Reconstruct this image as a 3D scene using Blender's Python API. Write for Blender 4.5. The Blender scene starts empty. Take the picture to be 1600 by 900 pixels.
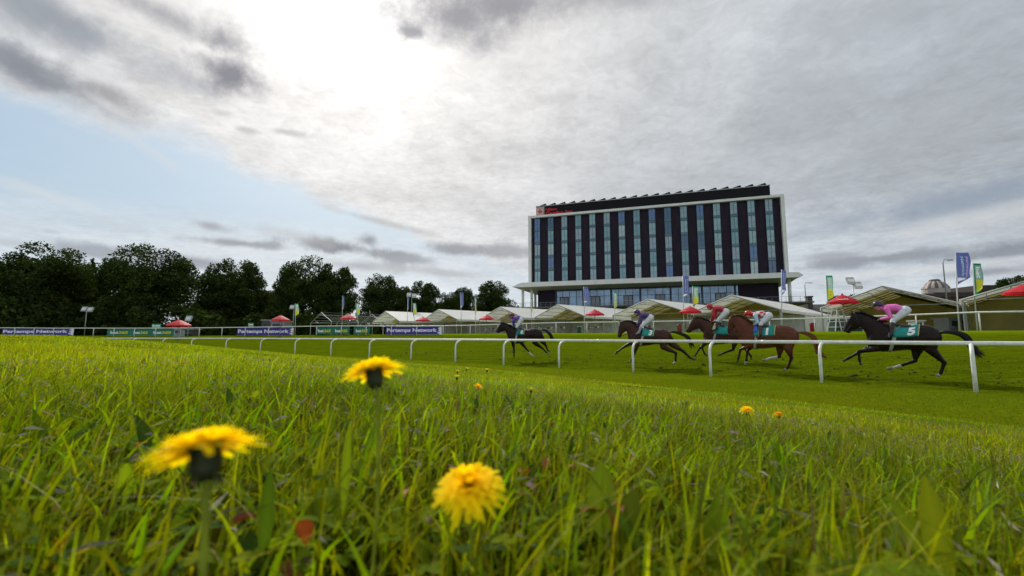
import bpy, bmesh, math, random
import numpy as np
from mathutils import Vector, Matrix
R = math.radians
rng = np.random.default_rng(7)
random.seed(7)
scene = bpy.context.scene
COL = scene.collection

# ------------------------------------------------------------------ camera, sky, sun, exposure
FPX = 711.0                       # focal length in pixels of a 1600 px wide frame (16 mm on full frame)
PITCH = math.atan(76.0 / FPX)
cam = bpy.data.cameras.new("camera")
cam.sensor_width = 36.0
cam.lens = 36.0 * FPX / 1600.0
cam.clip_start = 0.01
cam.clip_end = 6000
cam.dof.use_dof = True
cam.dof.focus_distance = 7.0
cam.dof.aperture_fstop = 6.5
camo = bpy.data.objects.new("camera", cam)
COL.objects.link(camo)
camo.location = (0, 0, 0)
camo.rotation_euler = (math.pi / 2 + PITCH, 0, 0)
scene.camera = camo

FW = Vector((0, math.cos(PITCH), math.sin(PITCH)))
UP = Vector((0, -math.sin(PITCH), math.cos(PITCH)))
def ray(px, py):
    return FW + Vector((1, 0, 0)) * ((px - 800) / FPX) + UP * ((450 - py) / FPX)
def at(px, py, Y):
    """the point at depth Y that was measured at this spot of the photograph"""
    d = ray(px, py)
    return d * (Y / d.y)
def azel(px, py):
    d = ray(px, py).normalized()
    return math.atan2(d.x, d.y), math.asin(d.z)

SUN_AZ, SUN_EL = azel(556, 8)
SUN_DIR = Vector((math.sin(SUN_AZ) * math.cos(SUN_EL), math.cos(SUN_AZ) * math.cos(SUN_EL), math.sin(SUN_EL)))
scene.view_settings.view_transform = 'Standard'
scene.view_settings.look = 'None'
scene.view_settings.gamma = 1.0
scene.view_settings.use_curve_mapping = False
scene.view_settings.exposure = 0.0
try:
    scene.cycles.use_adaptive_sampling = True
    scene.cycles.adaptive_threshold = 0.03
    scene.cycles.max_bounces = 6
    scene.cycles.transparent_max_bounces = 6
    scene.cycles.use_denoising = True
except Exception:
    pass

sun = bpy.data.lights.new("sun", 'SUN')
sun.energy = 3.6
sun.angle = R(4.0)
sun.color = (1.0, 0.95, 0.86)
suno = bpy.data.objects.new("sun", sun)
COL.objects.link(suno)
suno.rotation_euler = (-SUN_DIR).to_track_quat('-Z', 'Y').to_euler()

world = bpy.data.worlds.new("World")
scene.world = world
world.use_nodes = True

class NT:
    """small wrapper for wiring shader nodes"""
    def __init__(s, tree):
        s.t = tree
    def n(s, kind, **kw):
        nd = s.t.nodes.new(kind)
        for k, v in kw.items():
            setattr(nd, k, v)
        return nd
    def put(s, sock, v):
        if isinstance(v, bpy.types.NodeSocket):
            s.t.links.new(v, sock)
        elif v is not None:
            sock.default_value = v
    def m(s, op, a, b=None, c=None, clamp=False):
        nd = s.n('ShaderNodeMath', operation=op, use_clamp=clamp)
        s.put(nd.inputs[0], a)
        if b is not None: s.put(nd.inputs[1], b)
        if c is not None: s.put(nd.inputs[2], c)
        return nd.outputs[0]
    def mix(s, f, a, b, blend='MIX'):
        nd = s.n('ShaderNodeMix', data_type='RGBA', blend_type=blend)
        nd.clamp_factor = True
        s.put(nd.inputs[0], f)
        s.put(nd.inputs[6], a if isinstance(a, bpy.types.NodeSocket) else (*a[:3], 1))
        s.put(nd.inputs[7], b if isinstance(b, bpy.types.NodeSocket) else (*b[:3], 1))
        return nd.outputs[2]
    def sstep(s, x, lo, hi, a=0.0, b=1.0):
        nd = s.n('ShaderNodeMapRange', interpolation_type='SMOOTHSTEP')
        s.put(nd.inputs[0], x)
        nd.inputs[1].default_value = lo; nd.inputs[2].default_value = hi
        nd.inputs[3].default_value = a; nd.inputs[4].default_value = b
        return nd.outputs[0]
    def noise(s, vec, scale, detail=4, rough=0.5, dist=0.0):
        nd = s.n('ShaderNodeTexNoise')
        if vec is not None: s.put(nd.inputs['Vector'], vec)
        nd.inputs['Scale'].default_value = scale
        nd.inputs['Detail'].default_value = detail
        nd.inputs['Roughness'].default_value = rough
        nd.inputs['Distortion'].default_value = dist
        return nd.outputs['Fac']
    def ramp(s, f, stops):
        nd = s.n('ShaderNodeValToRGB')
        el = nd.color_ramp.elements
        while len(el) < len(stops): el.new(0.5)
        for e, (p, c) in zip(el, stops):
            e.position = p; e.color = (*c[:3], 1)
        s.put(nd.inputs[0], f)
        return nd.outputs[0]

def build_world():
    T = NT(world.node_tree)
    T.t.nodes.clear()
    out = T.n('ShaderNodeOutputWorld')
    bg = T.n('ShaderNodeBackground')
    tc = T.n('ShaderNodeTexCoord')
    sky = T.n('ShaderNodeTexSky', sky_type='NISHITA')
    sky.sun_disc = False
    sky.sun_elevation = SUN_EL
    sky.sun_rotation = SUN_AZ
    sky.altitude = 20; sky.air_density = 1.0; sky.dust_density = 1.5; sky.ozone_density = 1.2
    K = 0.10
    d = tc.outputs['Generated']
    sep = T.n('ShaderNodeSeparateXYZ'); T.put(sep.inputs[0], d)
    x, y, z = sep.outputs
    az = T.m('ARCTAN2', x, y)
    el = T.m('ARCSINE', z)
    # a flat cloud layer high above: its features shrink towards the horizon
    zz = T.m('ADD', T.m('MAXIMUM', z, 0.0), 0.14)
    pv = T.n('ShaderNodeCombineXYZ')
    T.put(pv.inputs[0], T.m('DIVIDE', x, zz)); T.put(pv.inputs[1], T.m('DIVIDE', y, zz)); pv.inputs[2].default_value = 3.7
    P = pv.outputs[0]
    n_big = T.noise(P, 0.75, 5, 0.55, 0.3)
    n_mid = T.noise(P, 2.6, 8, 0.58, 0.4)
    n_fin = T.noise(P, 9.0, 5, 0.55, 0.6)
    dn = T.m('MULTIPLY_ADD', n_mid, 1.0, -0.5)
    dnb = T.m('MULTIPLY_ADD', n_big, 1.0, -0.5)
    ang = T.noise(d, 7.0, 6, 0.6, 0.2)
    dna = T.m('MULTIPLY_ADD', ang, 1.0, -0.5)
    dn2 = T.noise(d, 22.0, 6, 0.62, 0.3)
    dnf = T.m('MULTIPLY_ADD', dn2, 1.0, -0.5)
    # angle from the sun
    dot = T.n('ShaderNodeVectorMath', operation='DOT_PRODUCT')
    T.put(dot.inputs[0], d); dot.inputs[1].default_value = SUN_DIR
    th = T.m('ARCCOSINE', T.m('MINIMUM', dot.outputs['Value'], 0.99999))
    g1 = T.m('EXPONENT', T.m('MULTIPLY', T.m('POWER', T.m('DIVIDE', th, R(9)), 2.0), -1.0))
    g2 = T.m('EXPONENT', T.m('MULTIPLY', T.m('DIVIDE', th, R(40)), -1.0))
    # clear blue
    blue = T.mix(0.55, (0, 0, 0), (1, 1, 1), 'MIX')
    nis = T.mix(1.0, sky.outputs[0], (K, K, K), 'MULTIPLY')
    # clear air on this hazy day: sky texture plus whitening towards the horizon
    hz = T.sstep(el, R(0), R(26), 0.55, 0.10)
    clear = T.mix(hz, nis, (0.60, 0.67, 0.72))
    clear = T.mix(0.62, clear, (0.40, 0.58, 0.72))
    # the bright veil of high cloud
    vb = T.m('ADD', 0.335, T.m('ADD', T.m('MULTIPLY', g2, 0.78), T.m('ADD', T.m('MULTIPLY', g1, 0.48), T.sstep(el, 0.0, R(17), 0.20, 0.0))))
    tex = T.m('ADD', 1.0, T.m('ADD', T.m('MULTIPLY', dn, 0.60), T.m('MULTIPLY', T.m('MULTIPLY_ADD', n_fin, 1.0, -0.5), 0.34)))
    tex = T.m('ADD', tex, T.m('MULTIPLY', dnb, 0.30))
    n_rip = T.noise(P, 21.0, 4, 0.6, 0.8)
    tex = T.m('ADD', tex, T.m('MULTIPLY', T.m('MULTIPLY_ADD', n_rip, 1.0, -0.5), 0.36))
    vb = T.m('MULTIPLY', vb, tex)
    # front-lit sky behind the viewer, boosted as unseen fill for surfaces facing it
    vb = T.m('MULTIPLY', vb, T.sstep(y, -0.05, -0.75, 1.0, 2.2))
    warm = T.sstep(th, R(8), R(58))
    vcol = T.mix(warm, (1.0, 0.975, 0.95), (0.89, 0.97, 1.05))
    comb = T.n('ShaderNodeVectorMath', operation='SCALE')
    T.put(comb.inputs[0], vcol); T.put(comb.inputs['Scale'], vb)
    veil = comb.outputs[0]
    # veil mask: open below a diagonal edge in the left of the sky
    a0, e0 = azel(250, 190); a1, e1 = azel(600, 356)
    L = math.hypot(a1 - a0, e1 - e0); nx, ny = (e0 - e1) / L, (a1 - a0) / L   # points up-right
    sd = T.m('ADD', T.m('MULTIPLY', T.m('SUBTRACT', az, a0), nx), T.m('MULTIPLY', T.m('SUBTRACT', el, e0), ny))
    sd = T.m('ADD', sd, T.m('ADD', T.m('MULTIPLY', dna, 0.10), T.m('MULTIPLY', dnf, 0.05)))
    vm = T.sstep(sd, -0.022, 0.030)
    # upper left is mostly cloud too
    ul = T.m('ADD', el, T.m('MULTIPLY', dna, 0.14))
    vm = T.m('MAXIMUM', vm, T.sstep(ul, azel(60, 205)[1], azel(60, 135)[1], 0.0, 0.93))
    # thin veil close to the horizon
    hv = T.m('ADD', el, T.m('MULTIPLY', dna, 0.10))
    vm = T.m('MAXIMUM', vm, T.sstep(hv, azel(300, 395)[1], azel(300, 300)[1], 0.62, 0.06))
    # a bluish opening low on the right
    def blob(px, py, w, h, rot=0.0, soft=1.0, amp=1.0, nz=0.6, nf=0.35):
        """soft-edged patch centred on one direction of the sky, w and h in photo pixels"""
        a, e = azel(px, py)
        a2, _ = azel(px + w, py); _, e2 = azel(px, py - h)
        sa, se = abs(a2 - a), abs(e2 - e)
        da = T.m('SUBTRACT', az, a); de = T.m('SUBTRACT', el, e)
        c, s_ = math.cos(rot), math.sin(rot)
        u = T.m('ADD', T.m('MULTIPLY', da, c / sa), T.m('MULTIPLY', de, s_ / sa))
        v = T.m('ADD', T.m('MULTIPLY', da, -s_ / se), T.m('MULTIPLY', de, c / se))
        r2 = T.m('ADD', T.m('MULTIPLY', u, u), T.m('MULTIPLY', v, v))
        q = T.m('ADD', T.m('SQRT', r2), T.m('ADD', T.m('MULTIPLY', dna, -nz * 5.5), T.m('MULTIPLY', dnf, -nf * 4.0)))
        return T.sstep(q, 1.0 + 0.62 * soft, 1.0 - 0.85 * soft, 0.0, amp)
    col = T.mix(vm, clear, veil)
    for (px, py, w, h, rot, soft, amp) in [
        (1540, 305, 190, 26, 0.18, 1.2, 0.75), (1330, 345, 120, 16, 0.10, 1.2, 0.5), (1480, 400, 260, 10, 0.02, 1.2, .35)]:
        col = T.mix(blob(px, py, w, h, rot, soft, amp), col, (0.27, 0.33, 0.42))
    # dark cumulus
    darks = [
        (120, 50, 200, 34, -0.12, 1.25, .85, (0.32, 0.35, 0.40)), (250, 20, 120, 22, -0.15, 1.1, .75, (0.33, 0.34, 0.37)), (60, 15, 120, 20, 0, 1.2, .7, (.33,.36,.40)),
        (85, 130, 120, 26, -0.15, 1.15, .95, (0.27, 0.29, 0.33)), (170, 145, 60, 16, -0.2, 1.0, .75, (0.36, 0.35, 0.37)),
        (15, 95, 50, 22, 0.0, 1.0, .65, (0.25, 0.27, 0.31)),
        (365, 118, 52, 30, -0.25, 0.95, .95, (0.25, 0.25, 0.29)), (352, 62, 42, 30, -0.3, 1.1, .85, (0.32, 0.32, 0.35)),
        (720, 30, 110, 44, 0.05, 1.1, .9, (0.33, 0.33, 0.36)), (920, -4, 190, 30, 0.0, 1.2, .7, (0.36, 0.36, 0.39)),
        (640, 52, 26, 15, 0.0, 0.9, .8, (0.33, 0.33, 0.36)), (800, 6, 90, 34, 0, 1.1, .8, (.33, .33, .36)),
        (345, 176, 22, 7, 0, 1, .5, (.5, .49, .5)), (385, 203, 22, 5, 0, 1, .6, (.48, .47, .48)), (450, 207, 26, 5, 0, 1, .6, (.48, .47, .48)),
        (328, 353, 32, 8, -0.1, 0.9, .8, (0.40, 0.41, 0.43)), (370, 380, 80, 7, 0.0, 0.9, .85, (0.33, 0.34, 0.37)),
        (530, 386, 75, 11, -0.05, 0.7, .95, (0.30, 0.31, 0.34)), (575, 376, 20, 10, 0, 0.9, .8, (0.28, 0.29, 0.32)),
        (615, 400, 60, 9, -0.1, 0.8, .85, (0.34, 0.35, 0.38)), (560, 415, 60, 9, 0, 1.0, .7, (.40, .41, .43)),
        (600, 348, 70, 6, -0.18, 1.0, .55, (0.45, 0.45, 0.46)), (470, 370, 60, 10, -.1, 1, .45, (.50, .50, .50)),
        (715, 390, 45, 10, -0.05, 0.8, .85, (0.32, 0.33, 0.36)), (790, 393, 50, 10, 0, 0.9, .8, (0.34, 0.35, 0.38)),
        (690, 425, 60, 6, -0.1, 1.0, .6, (0.45, 0.45, 0.47)),
        (150, 392, 75, 12, 0.0, 0.8, .85, (0.34, 0.37, 0.42)), (300, 410, 70, 12, 0, 0.8, .85, (0.33, 0.35, 0.40)), (20, 380, 60, 6, 0, 1, .5, (.5, .53, .56)),
        (80, 362, 12, 3, 0, 1, .5, (.5, .52, .55)), (180, 350, 30, 6, -.2, 1, .3, (.6, .6, .6)),
        (745, 250, 18, 9, 0, 1, .5, (.52, .51, .52)), (1380, 403, 170, 9, 0.02, 0.8, .8, (0.27, 0.29, 0.33)), (1560, 395, 110, 9, 0.05, 0.8, .8, (0.25, 0.27, 0.31)),
        (1300, 400, 80, 7, 0, 1, .7, (.33, .34, .38)), (1540, 425, 90, 7, 0.02, 1.0, .7, (0.27, 0.29, 0.33)), (1150, 250, 300, 90, 0.1, 1.4, .35, (.40, .42, .45)),
        (1450, 150, 260, 130, 0, 1.6, .35, (.36, .39, .42)), (1420, 20, 240, 60, 0, 1.6, .4, (.36, .39, .42)),
    ]
    for (px, py, w, h, rot, soft, amp, c) in darks:
        b = blob(px, py, w, h, rot, soft, amp)
        sc = T.n('ShaderNodeVectorMath', operation='SCALE'); sc.inputs[0].default_value = c
        T.put(sc.inputs['Scale'], T.m('ADD', 1.0, T.m('ADD', T.m('MULTIPLY', dnf, 0.35), T.m('MULTIPLY', dna, 0.35))))
        col = T.mix(b, col, sc.outputs[0])
    # small bright curls at the edge of the veil
    for (px, py, w, h, rot, amp) in [(170, 165, 40, 8, -0.3, .5), (200, 210, 90, 8, -0.5, .35), (885, 280, 26, 7, -.3, .45), (60, 300, 80, 9, -.2, .35), (1500, 345, 160, 12, .12, .4),
                                     (1450, 420, 200, 6, .02, .4), (330, 20, 30, 8, 0, .0)]:
        col = T.mix(blob(px, py, w, h, rot, 1.1, amp), col, (0.74, 0.74, 0.73))
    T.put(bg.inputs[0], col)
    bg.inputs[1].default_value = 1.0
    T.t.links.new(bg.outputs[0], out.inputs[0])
build_world()

# ------------------------------------------------------------------ helpers
MATS = {}
def mat(name, base, rough=0.6, metal=0.0, spec=0.4, noise=0.0, nscale=8.0, trans=0.0, bump=0.0, bscale=40.0, emit=None, tcol=None):
    """Principled material with soft colour variation; trans = share of light that passes through a thin sheet"""
    if name in MATS: return MATS[name]
    m = bpy.data.materials.new(name); m.use_nodes = True
    T = NT(m.node_tree); T.t.nodes.clear()
    out = T.n('ShaderNodeOutputMaterial'); p = T.n('ShaderNodeBsdfPrincipled')
    p.inputs['Roughness'].default_value = rough; p.inputs['Metallic'].default_value = metal
    p.inputs['Specular IOR Level'].default_value = spec
    tc = T.n('ShaderNodeTexCoord')
    if noise > 0:
        f = T.noise(tc.outputs['Object'], nscale, 6, 0.6)
        lo = tuple(max(0, c * (1 - noise)) for c in base); hi = tuple(min(1, c * (1 + noise)) for c in base)
        col = T.mix(T.sstep(f, 0.3, 0.7), lo, hi)
    else:
        rgb = T.n('ShaderNodeRGB'); rgb.outputs[0].default_value = (*base, 1); col = rgb.outputs[0]
    T.put(p.inputs['Base Color'], col)
    if bump > 0:
        b = T.n('ShaderNodeBump'); b.inputs['Strength'].default_value = bump; b.inputs['Distance'].default_value = 0.02
        T.put(b.inputs['Height'], T.noise(tc.outputs['Object'], bscale, 4, 0.6)); T.put(p.inputs['Normal'], b.outputs[0])
    sh = p.outputs[0]
    if trans > 0:
        tr = T.n('ShaderNodeBsdfTranslucent'); T.put(tr.inputs[0], col if tcol is None else (*tcol, 1))
        mx = T.n('ShaderNodeMixShader'); mx.inputs[0].default_value = trans
        T.t.links.new(sh, mx.inputs[1]); T.t.links.new(tr.outputs[0], mx.inputs[2]); sh = mx.outputs[0]
    T.t.links.new(sh, out.inputs[0])
    MATS[name] = m
    return m

def attr_mat(name, rough=0.6, trans=0.0, spec=0.3, tmul=(1.2, 1.25, 0.6), attr='col'):
    """material that takes the thing's own colour from a vertex attribute"""
    if name in MATS: return MATS[name]
    m = bpy.data.materials.new(name); m.use_nodes = True
    T = NT(m.node_tree); T.t.nodes.clear()
    out = T.n('ShaderNodeOutputMaterial'); p = T.n('ShaderNodeBsdfPrincipled')
    p.inputs['Roughness'].default_value = rough; p.inputs['Specular IOR Level'].default_value = spec
    a = T.n('ShaderNodeAttribute', attribute_name=attr); col = a.outputs['Color']
    T.put(p.inputs['Base Color'], col)
    sh = p.outputs[0]
    if trans > 0:
        tr = T.n('ShaderNodeBsdfTranslucent'); T.put(tr.inputs[0], T.mix(1.0, col, tmul, 'MULTIPLY'))
        mx = T.n('ShaderNodeMixShader'); mx.inputs[0].default_value = trans
        T.t.links.new(sh, mx.inputs[1]); T.t.links.new(tr.outputs[0], mx.inputs[2]); sh = mx.outputs[0]
    T.t.links.new(sh, out.inputs[0])
    MATS[name] = m
    return m

def tag(o, label=None, cat=None, group=None, kind=None):
    if label: o['label'] = label
    if cat: o['category'] = cat
    if group: o['group'] = group
    if kind: o['kind'] = kind
    return o
def thing(name, label, cat, loc=(0, 0, 0), rotz=0.0, group=None):
    o = bpy.data.objects.new(name, None); COL.objects.link(o)
    o.empty_display_size = 0.2
    o.location = loc; o.rotation_euler = (0, 0, rotz)
    return tag(o, label, cat, group)
def copy_tree(o, parent=None):
    c = o.copy(); COL.objects.link(c); c.parent = parent
    for ch in list(o.children): copy_tree(ch, c)
    return c

class MB:
    """collects shapes and links them as ONE mesh object"""
    def __init__(s): s.v = []; s.f = []; s.mi = []
    def add(s, vs, fs, m=0):
        b = len(s.v); s.v += [tuple(v) for v in vs]
        s.f += [tuple(b + i for i in f) for f in fs]; s.mi += [m] * len(fs); return s
    def box(s, lo, hi, m=0, M=None):
        x0, y0, z0 = lo; x1, y1, z1 = hi
        vs = [(x0, y0, z0), (x1, y0, z0), (x1, y1, z0), (x0, y1, z0), (x0, y0, z1), (x1, y0, z1), (x1, y1, z1), (x0, y1, z1)]
        if M is not None: vs = [M @ Vector(v) for v in vs]
        return s.add(vs, [(0, 3, 2, 1), (4, 5, 6, 7), (0, 1, 5, 4), (1, 2, 6, 5), (2, 3, 7, 6), (3, 0, 4, 7)], m)
    def tube(s, pts, r, n=8, m=0, sy=1.0, caps=True):
        """round tube along points; r a number or one per point; sy squeezes it sideways"""
        pts = [Vector(p) for p in pts]
        rs = r if isinstance(r, (list, tuple)) else [r] * len(pts)
        rings = []; prev = None
        for i, p in enumerate(pts):
            t = (pts[min(i + 1, len(pts) - 1)] - pts[max(i - 1, 0)]).normalized()
            if prev is None:
                ref = Vector((0, 0, 1)) if abs(t.z) < 0.9 else Vector((1, 0, 0))
                a = t.cross(ref).normalized()
            else:
                a = (prev - t * prev.dot(t)).normalized()
            prev = a; b = t.cross(a)
            rings.append([p + (a * math.cos(2 * math.pi * k / n) * sy + b * math.sin(2 * math.pi * k / n)) * rs[i] for k in range(n)])
        vs = [v for rg in rings for v in rg]; fs = []
        for i in range(len(rings) - 1):
            for k in range(n):
                fs.append((i * n + k, i * n + (k + 1) % n, (i + 1) * n + (k + 1) % n, (i + 1) * n + k))
        if caps:
            fs.append(tuple(range(n - 1, -1, -1))); q = (len(rings) - 1) * n; fs.append(tuple(q + k for k in range(n)))
        return s.add(vs, fs, m)
    def rings(s, rings, m=0, caps=True):
        n = len(rings[0]); vs = [v for rg in rings for v in rg]; fs = []
        for i in range(len(rings) - 1):
            for k in range(n):
                fs.append((i * n + k, i * n + (k + 1) % n, (i + 1) * n + (k + 1) % n, (i + 1) * n + k))
        if caps:
            fs.append(tuple(range(n - 1, -1, -1))); q = (len(rings) - 1) * n; fs.append(tuple(q + k for k in range(n)))
        return s.add(vs, fs, m)
    def prism(s, poly, off, m=0):
        """polygon (list of points) pushed out by the vector off"""
        n = len(poly); off = Vector(off); a = [Vector(p) for p in poly]; b = [p + off for p in a]
        fs = [tuple(range(n - 1, -1, -1)), tuple(range(n, 2 * n))] + [(k, (k + 1) % n, n + (k + 1) % n, n + k) for k in range(n)]
        return s.add(a + b, fs, m)
    def build(s, name, mats, parent=None, smooth=False):
        me = bpy.data.meshes.new(name); me.from_pydata(s.v, [], s.f); me.update()
        mats = mats if isinstance(mats, (list, tuple)) else [mats]
        for q in mats: me.materials.append(q)
        if len(mats) > 1: me.polygons.foreach_set('material_index', s.mi)
        bm = bmesh.new(); bm.from_mesh(me); bmesh.ops.recalc_face_normals(bm, faces=bm.faces); bm.to_mesh(me); bm.free()
        if smooth:
            me.polygons.foreach_set('use_smooth', [True] * len(me.polygons))
        o = bpy.data.objects.new(name, me); COL.objects.link(o)
        if parent is not None: o.parent = parent
        return o

def lettering(body, p0, ux, uz, width, height, m, name='lettering', parent=None, bold=0.0, depth=0.01, spacing=1.0, italic=0.0):
    """flat raised text fitted in a box whose lower left corner is p0; ux and uz are its unit directions"""
    cu = bpy.data.curves.new('t', 'FONT'); cu.body = body; cu.size = 1; cu.extrude = 0.02; cu.offset = bold; cu.space_character = spacing
    cu.shear = italic; cu.resolution_u = 3
    to = bpy.data.objects.new('t', cu); COL.objects.link(to)
    dg = bpy.context.evaluated_depsgraph_get(); dg.update()
    me = bpy.data.meshes.new_from_object(to.evaluated_get(dg))
    bpy.data.objects.remove(to); bpy.data.curves.remove(cu)
    n = len(me.vertices); co = np.zeros(n * 3); me.vertices.foreach_get('co', co); co = co.reshape(-1, 3)
    mn, mx = co.min(0), co.max(0)
    a = (co[:, 0] - mn[0]) / (mx[0] - mn[0]) * width; b = (co[:, 1] - mn[1]) / (mx[1] - mn[1]) * height
    c = (co[:, 2] - mn[2]) / (mx[2] - mn[2]) * depth
    ux, uz = Vector(ux).normalized(), Vector(uz).normalized(); un = ux.cross(uz)
    pts = np.array(p0)[None] + a[:, None] * np.array(ux)[None] + b[:, None] * np.array(uz)[None] + c[:, None] * np.array(un)[None]
    me.vertices.foreach_set('co', pts.astype(np.float32).ravel()); me.materials.clear(); me.materials.append(m); me.update()
    o = bpy.data.objects.new(name, me); COL.objects.link(o)
    if parent is not None: o.parent = parent
    return o

def mesh_np(name, V, F, mats, col=None, parent=None, smooth=False):
    """triangle mesh straight from numpy arrays"""
    me = bpy.data.meshes.new(name)
    me.vertices.add(len(V)); me.vertices.foreach_set('co', V.astype(np.float32).ravel())
    k = F.shape[1]
    me.loops.add(F.size); me.loops.foreach_set('vertex_index', F.astype(np.int32).ravel())
    me.polygons.add(len(F)); me.polygons.foreach_set('loop_start', (np.arange(len(F)) * k).astype(np.int32))
    if smooth: me.polygons.foreach_set('use_smooth', np.ones(len(F), dtype=bool))
    me.update(calc_edges=True)
    if col is not None:
        at_ = me.color_attributes.new('col', 'FLOAT_COLOR', 'POINT')
        c4 = np.ones((len(V), 4), np.float32); c4[:, :3] = col; at_.data.foreach_set('color', c4.ravel())
    for q in (mats if isinstance(mats, (list, tuple)) else [mats]): me.materials.append(q)
    o = bpy.data.objects.new(name, me); COL.objects.link(o)
    if parent is not None: o.parent = parent
    return o

def catmull(P, k=6):
    P = [np.array(p, float) for p in P]; P = [2 * P[0] - P[1]] + P + [2 * P[-1] - P[-2]]; out = []
    for i in range(1, len(P) - 2):
        for j in range(k):
            t = j / k; a, b, c, d = P[i - 1], P[i], P[i + 1], P[i + 2]
            out.append(0.5 * ((2 * b) + (-a + c) * t + (2 * a - 5 * b + 4 * c - d) * t * t + (-a + 3 * b - 3 * c + d) * t ** 3))
    out.append(P[-2]); return out
# ------------------------------------------------------------------ lie of the land
NR = [(1516, 11.7), (1279, 14.1), (1108, 16.3), (988, 18.2), (873, 20.5), (787, 22.7), (712, 25.0), (643, 27.6), (578, 30.4), (518, 33.4),
      (462, 36.8), (408, 40.3), (354, 43.3), (300, 45.5), (255, 47), (208, 48.4), (160, 49.6), (110, 50.6), (60, 51.6), (8, 52.5)]
near_pts = [((px - 800) / 715.0 * d, d) for px, d in NR]
UX, UY = -0.740, 0.673
ext = [(near_pts[0][0] - UX * k * 3.3, near_pts[0][1] - UY * k * 3.3) for k in range(12, 0, -1)]
near_posts = ext[-5:] + near_pts                                  # base of each post of the near rail
lx, ly = near_pts[-1]
near_line = np.array([(near_pts[0][0] - UX * 400, near_pts[0][1] - UY * 400)] + ext + near_pts + [(lx - 15, ly + 2), (lx - 60, ly + 4), (lx - 600, ly + 10)])
FR = [(1700, 26.5), (1560, 30.4), (1456, 34), (1287, 41), (1130, 47), (1000, 51), (897, 54), (800, 56.8), (700, 59.3), (583, 62), (450, 64.5), (300, 67), (150, 70), (0, 73), (-150, 76)]
far_pts = [((px - 800) / 715.0 * d, d) for px, d in FR]

def sdist(X, Y):
    """signed distance to the near rail: positive on the racetrack side"""
    X = np.asarray(X, float); Y = np.asarray(Y, float)
    best = np.full(X.shape, 1e9); sg = np.ones(X.shape)
    for (ax, ay), (bx, by) in zip(near_line[:-1], near_line[1:]):
        dx, dy = bx - ax, by - ay; L2 = dx * dx + dy * dy
        t = np.clip(((X - ax) * dx + (Y - ay) * dy) / L2, 0, 1)
        qx, qy = X - ax - t * dx, Y - ay - t * dy; d = np.hypot(qx, qy)
        s = np.where(dx * qy - dy * qx < 0, 1.0, -1.0)
        m = d < best; best = np.where(m, d, best); sg = np.where(m, s, sg)
    return best * sg
def sm(x, a, b):
    t = np.clip((x - a) / (b - a), 0, 1); return t * t * (3 - 2 * t)
def rho_b(X, Y):
    """width of the mown strip between the rail and the long grass"""
    t = X * UX + Y * UY
    return np.clip(5.9 - 0.23 * (t + 1), 2.3, 6.2)
def gz(X, Y):
    X = np.asarray(X, float); Y = np.asarray(Y, float)
    sd = sdist(X, Y); t = X * UX + Y * UY
    zc = 0.42 - 0.27 * sm(-X, 4, 40)
    slope = 0.065 + 0.022 * sm(-X, 5, 30)
    track = np.minimum(-1.4 + slope * np.maximum(sd, 0), zc)
    W = 10.6 + 0 * t
    W = 10.6 + 1.9 * sm(t, 0, 12) - 5.0 * sm(t, 28, 62)
    top = -0.165 + 0.20 * sm(t, 8, 34)
    q = np.clip((-sd - rho_b(X, Y)) / W, 0, 1)
    w = sm(t, 14, 36)
    e = q - 0.05 * np.sin(math.pi * q) * (1 - w) + 0.12 * np.sin(math.pi * q) * w
    bank = -1.4 + (top + 1.4) * e
    r = np.hypot(X, Y)
    und = 0.012 * np.sin(X * 2.1 + 1.3 * np.sin(Y * 1.7)) * sm(r, 0.5, 2.5) * sm(q, 0, .25)
    return np.where(sd > 0, track, bank + und)

def build_ground():
    rr = [0.0, 0.05]
    while rr[-1] < 4000: rr.append(rr[-1] * (1.045 if rr[-1] < 120 else 1.12) + 0.004)
    rr = np.array(rr[1:]); na = 540
    th = np.arange(na) * 2 * math.pi / na
    Rg, Tg = np.meshgrid(rr, th, indexing='ij')
    X = (Rg * np.sin(Tg)).ravel(); Y = (Rg * np.cos(Tg)).ravel(); Z = gz(X, Y)
    V = np.column_stack([X, Y, Z]); V = np.vstack([V, [[0, 0, float(gz(0., 0.))]]])
    nr = len(rr); i = np.arange(nr - 1)[:, None]; k = np.arange(na)[None]; k2 = (k + 1) % na
    q = np.stack([i * na + k, i * na + k2, (i + 1) * na + k2, (i + 1) * na + k], -1).reshape(-1, 4)
    F = np.vstack([q[:, [0, 1, 2]], q[:, [0, 2, 3]]])
    c = len(V) - 1; kk = np.arange(na)
    F = np.vstack([F, np.column_stack([np.full(na, c), (kk + 1) % na, kk])])
    F = F[:, ::-1]
    o = mesh_np('ground', V, F, [ground_mat()], smooth=True)
    X, Y = V[:, 0], V[:, 1]; sd = sdist(X, Y)
    a = o.data.attributes.new('sd', 'FLOAT', 'POINT'); a.data.foreach_set('value', sd.astype(np.float32))
    a = o.data.attributes.new('bank', 'FLOAT', 'POINT'); a.data.foreach_set('value', (-sd - rho_b(X, Y)).astype(np.float32))
    tag(o, kind='structure')
    o['label'] = 'grassy ground falling from a rough bank to the mown racing track'

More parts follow.
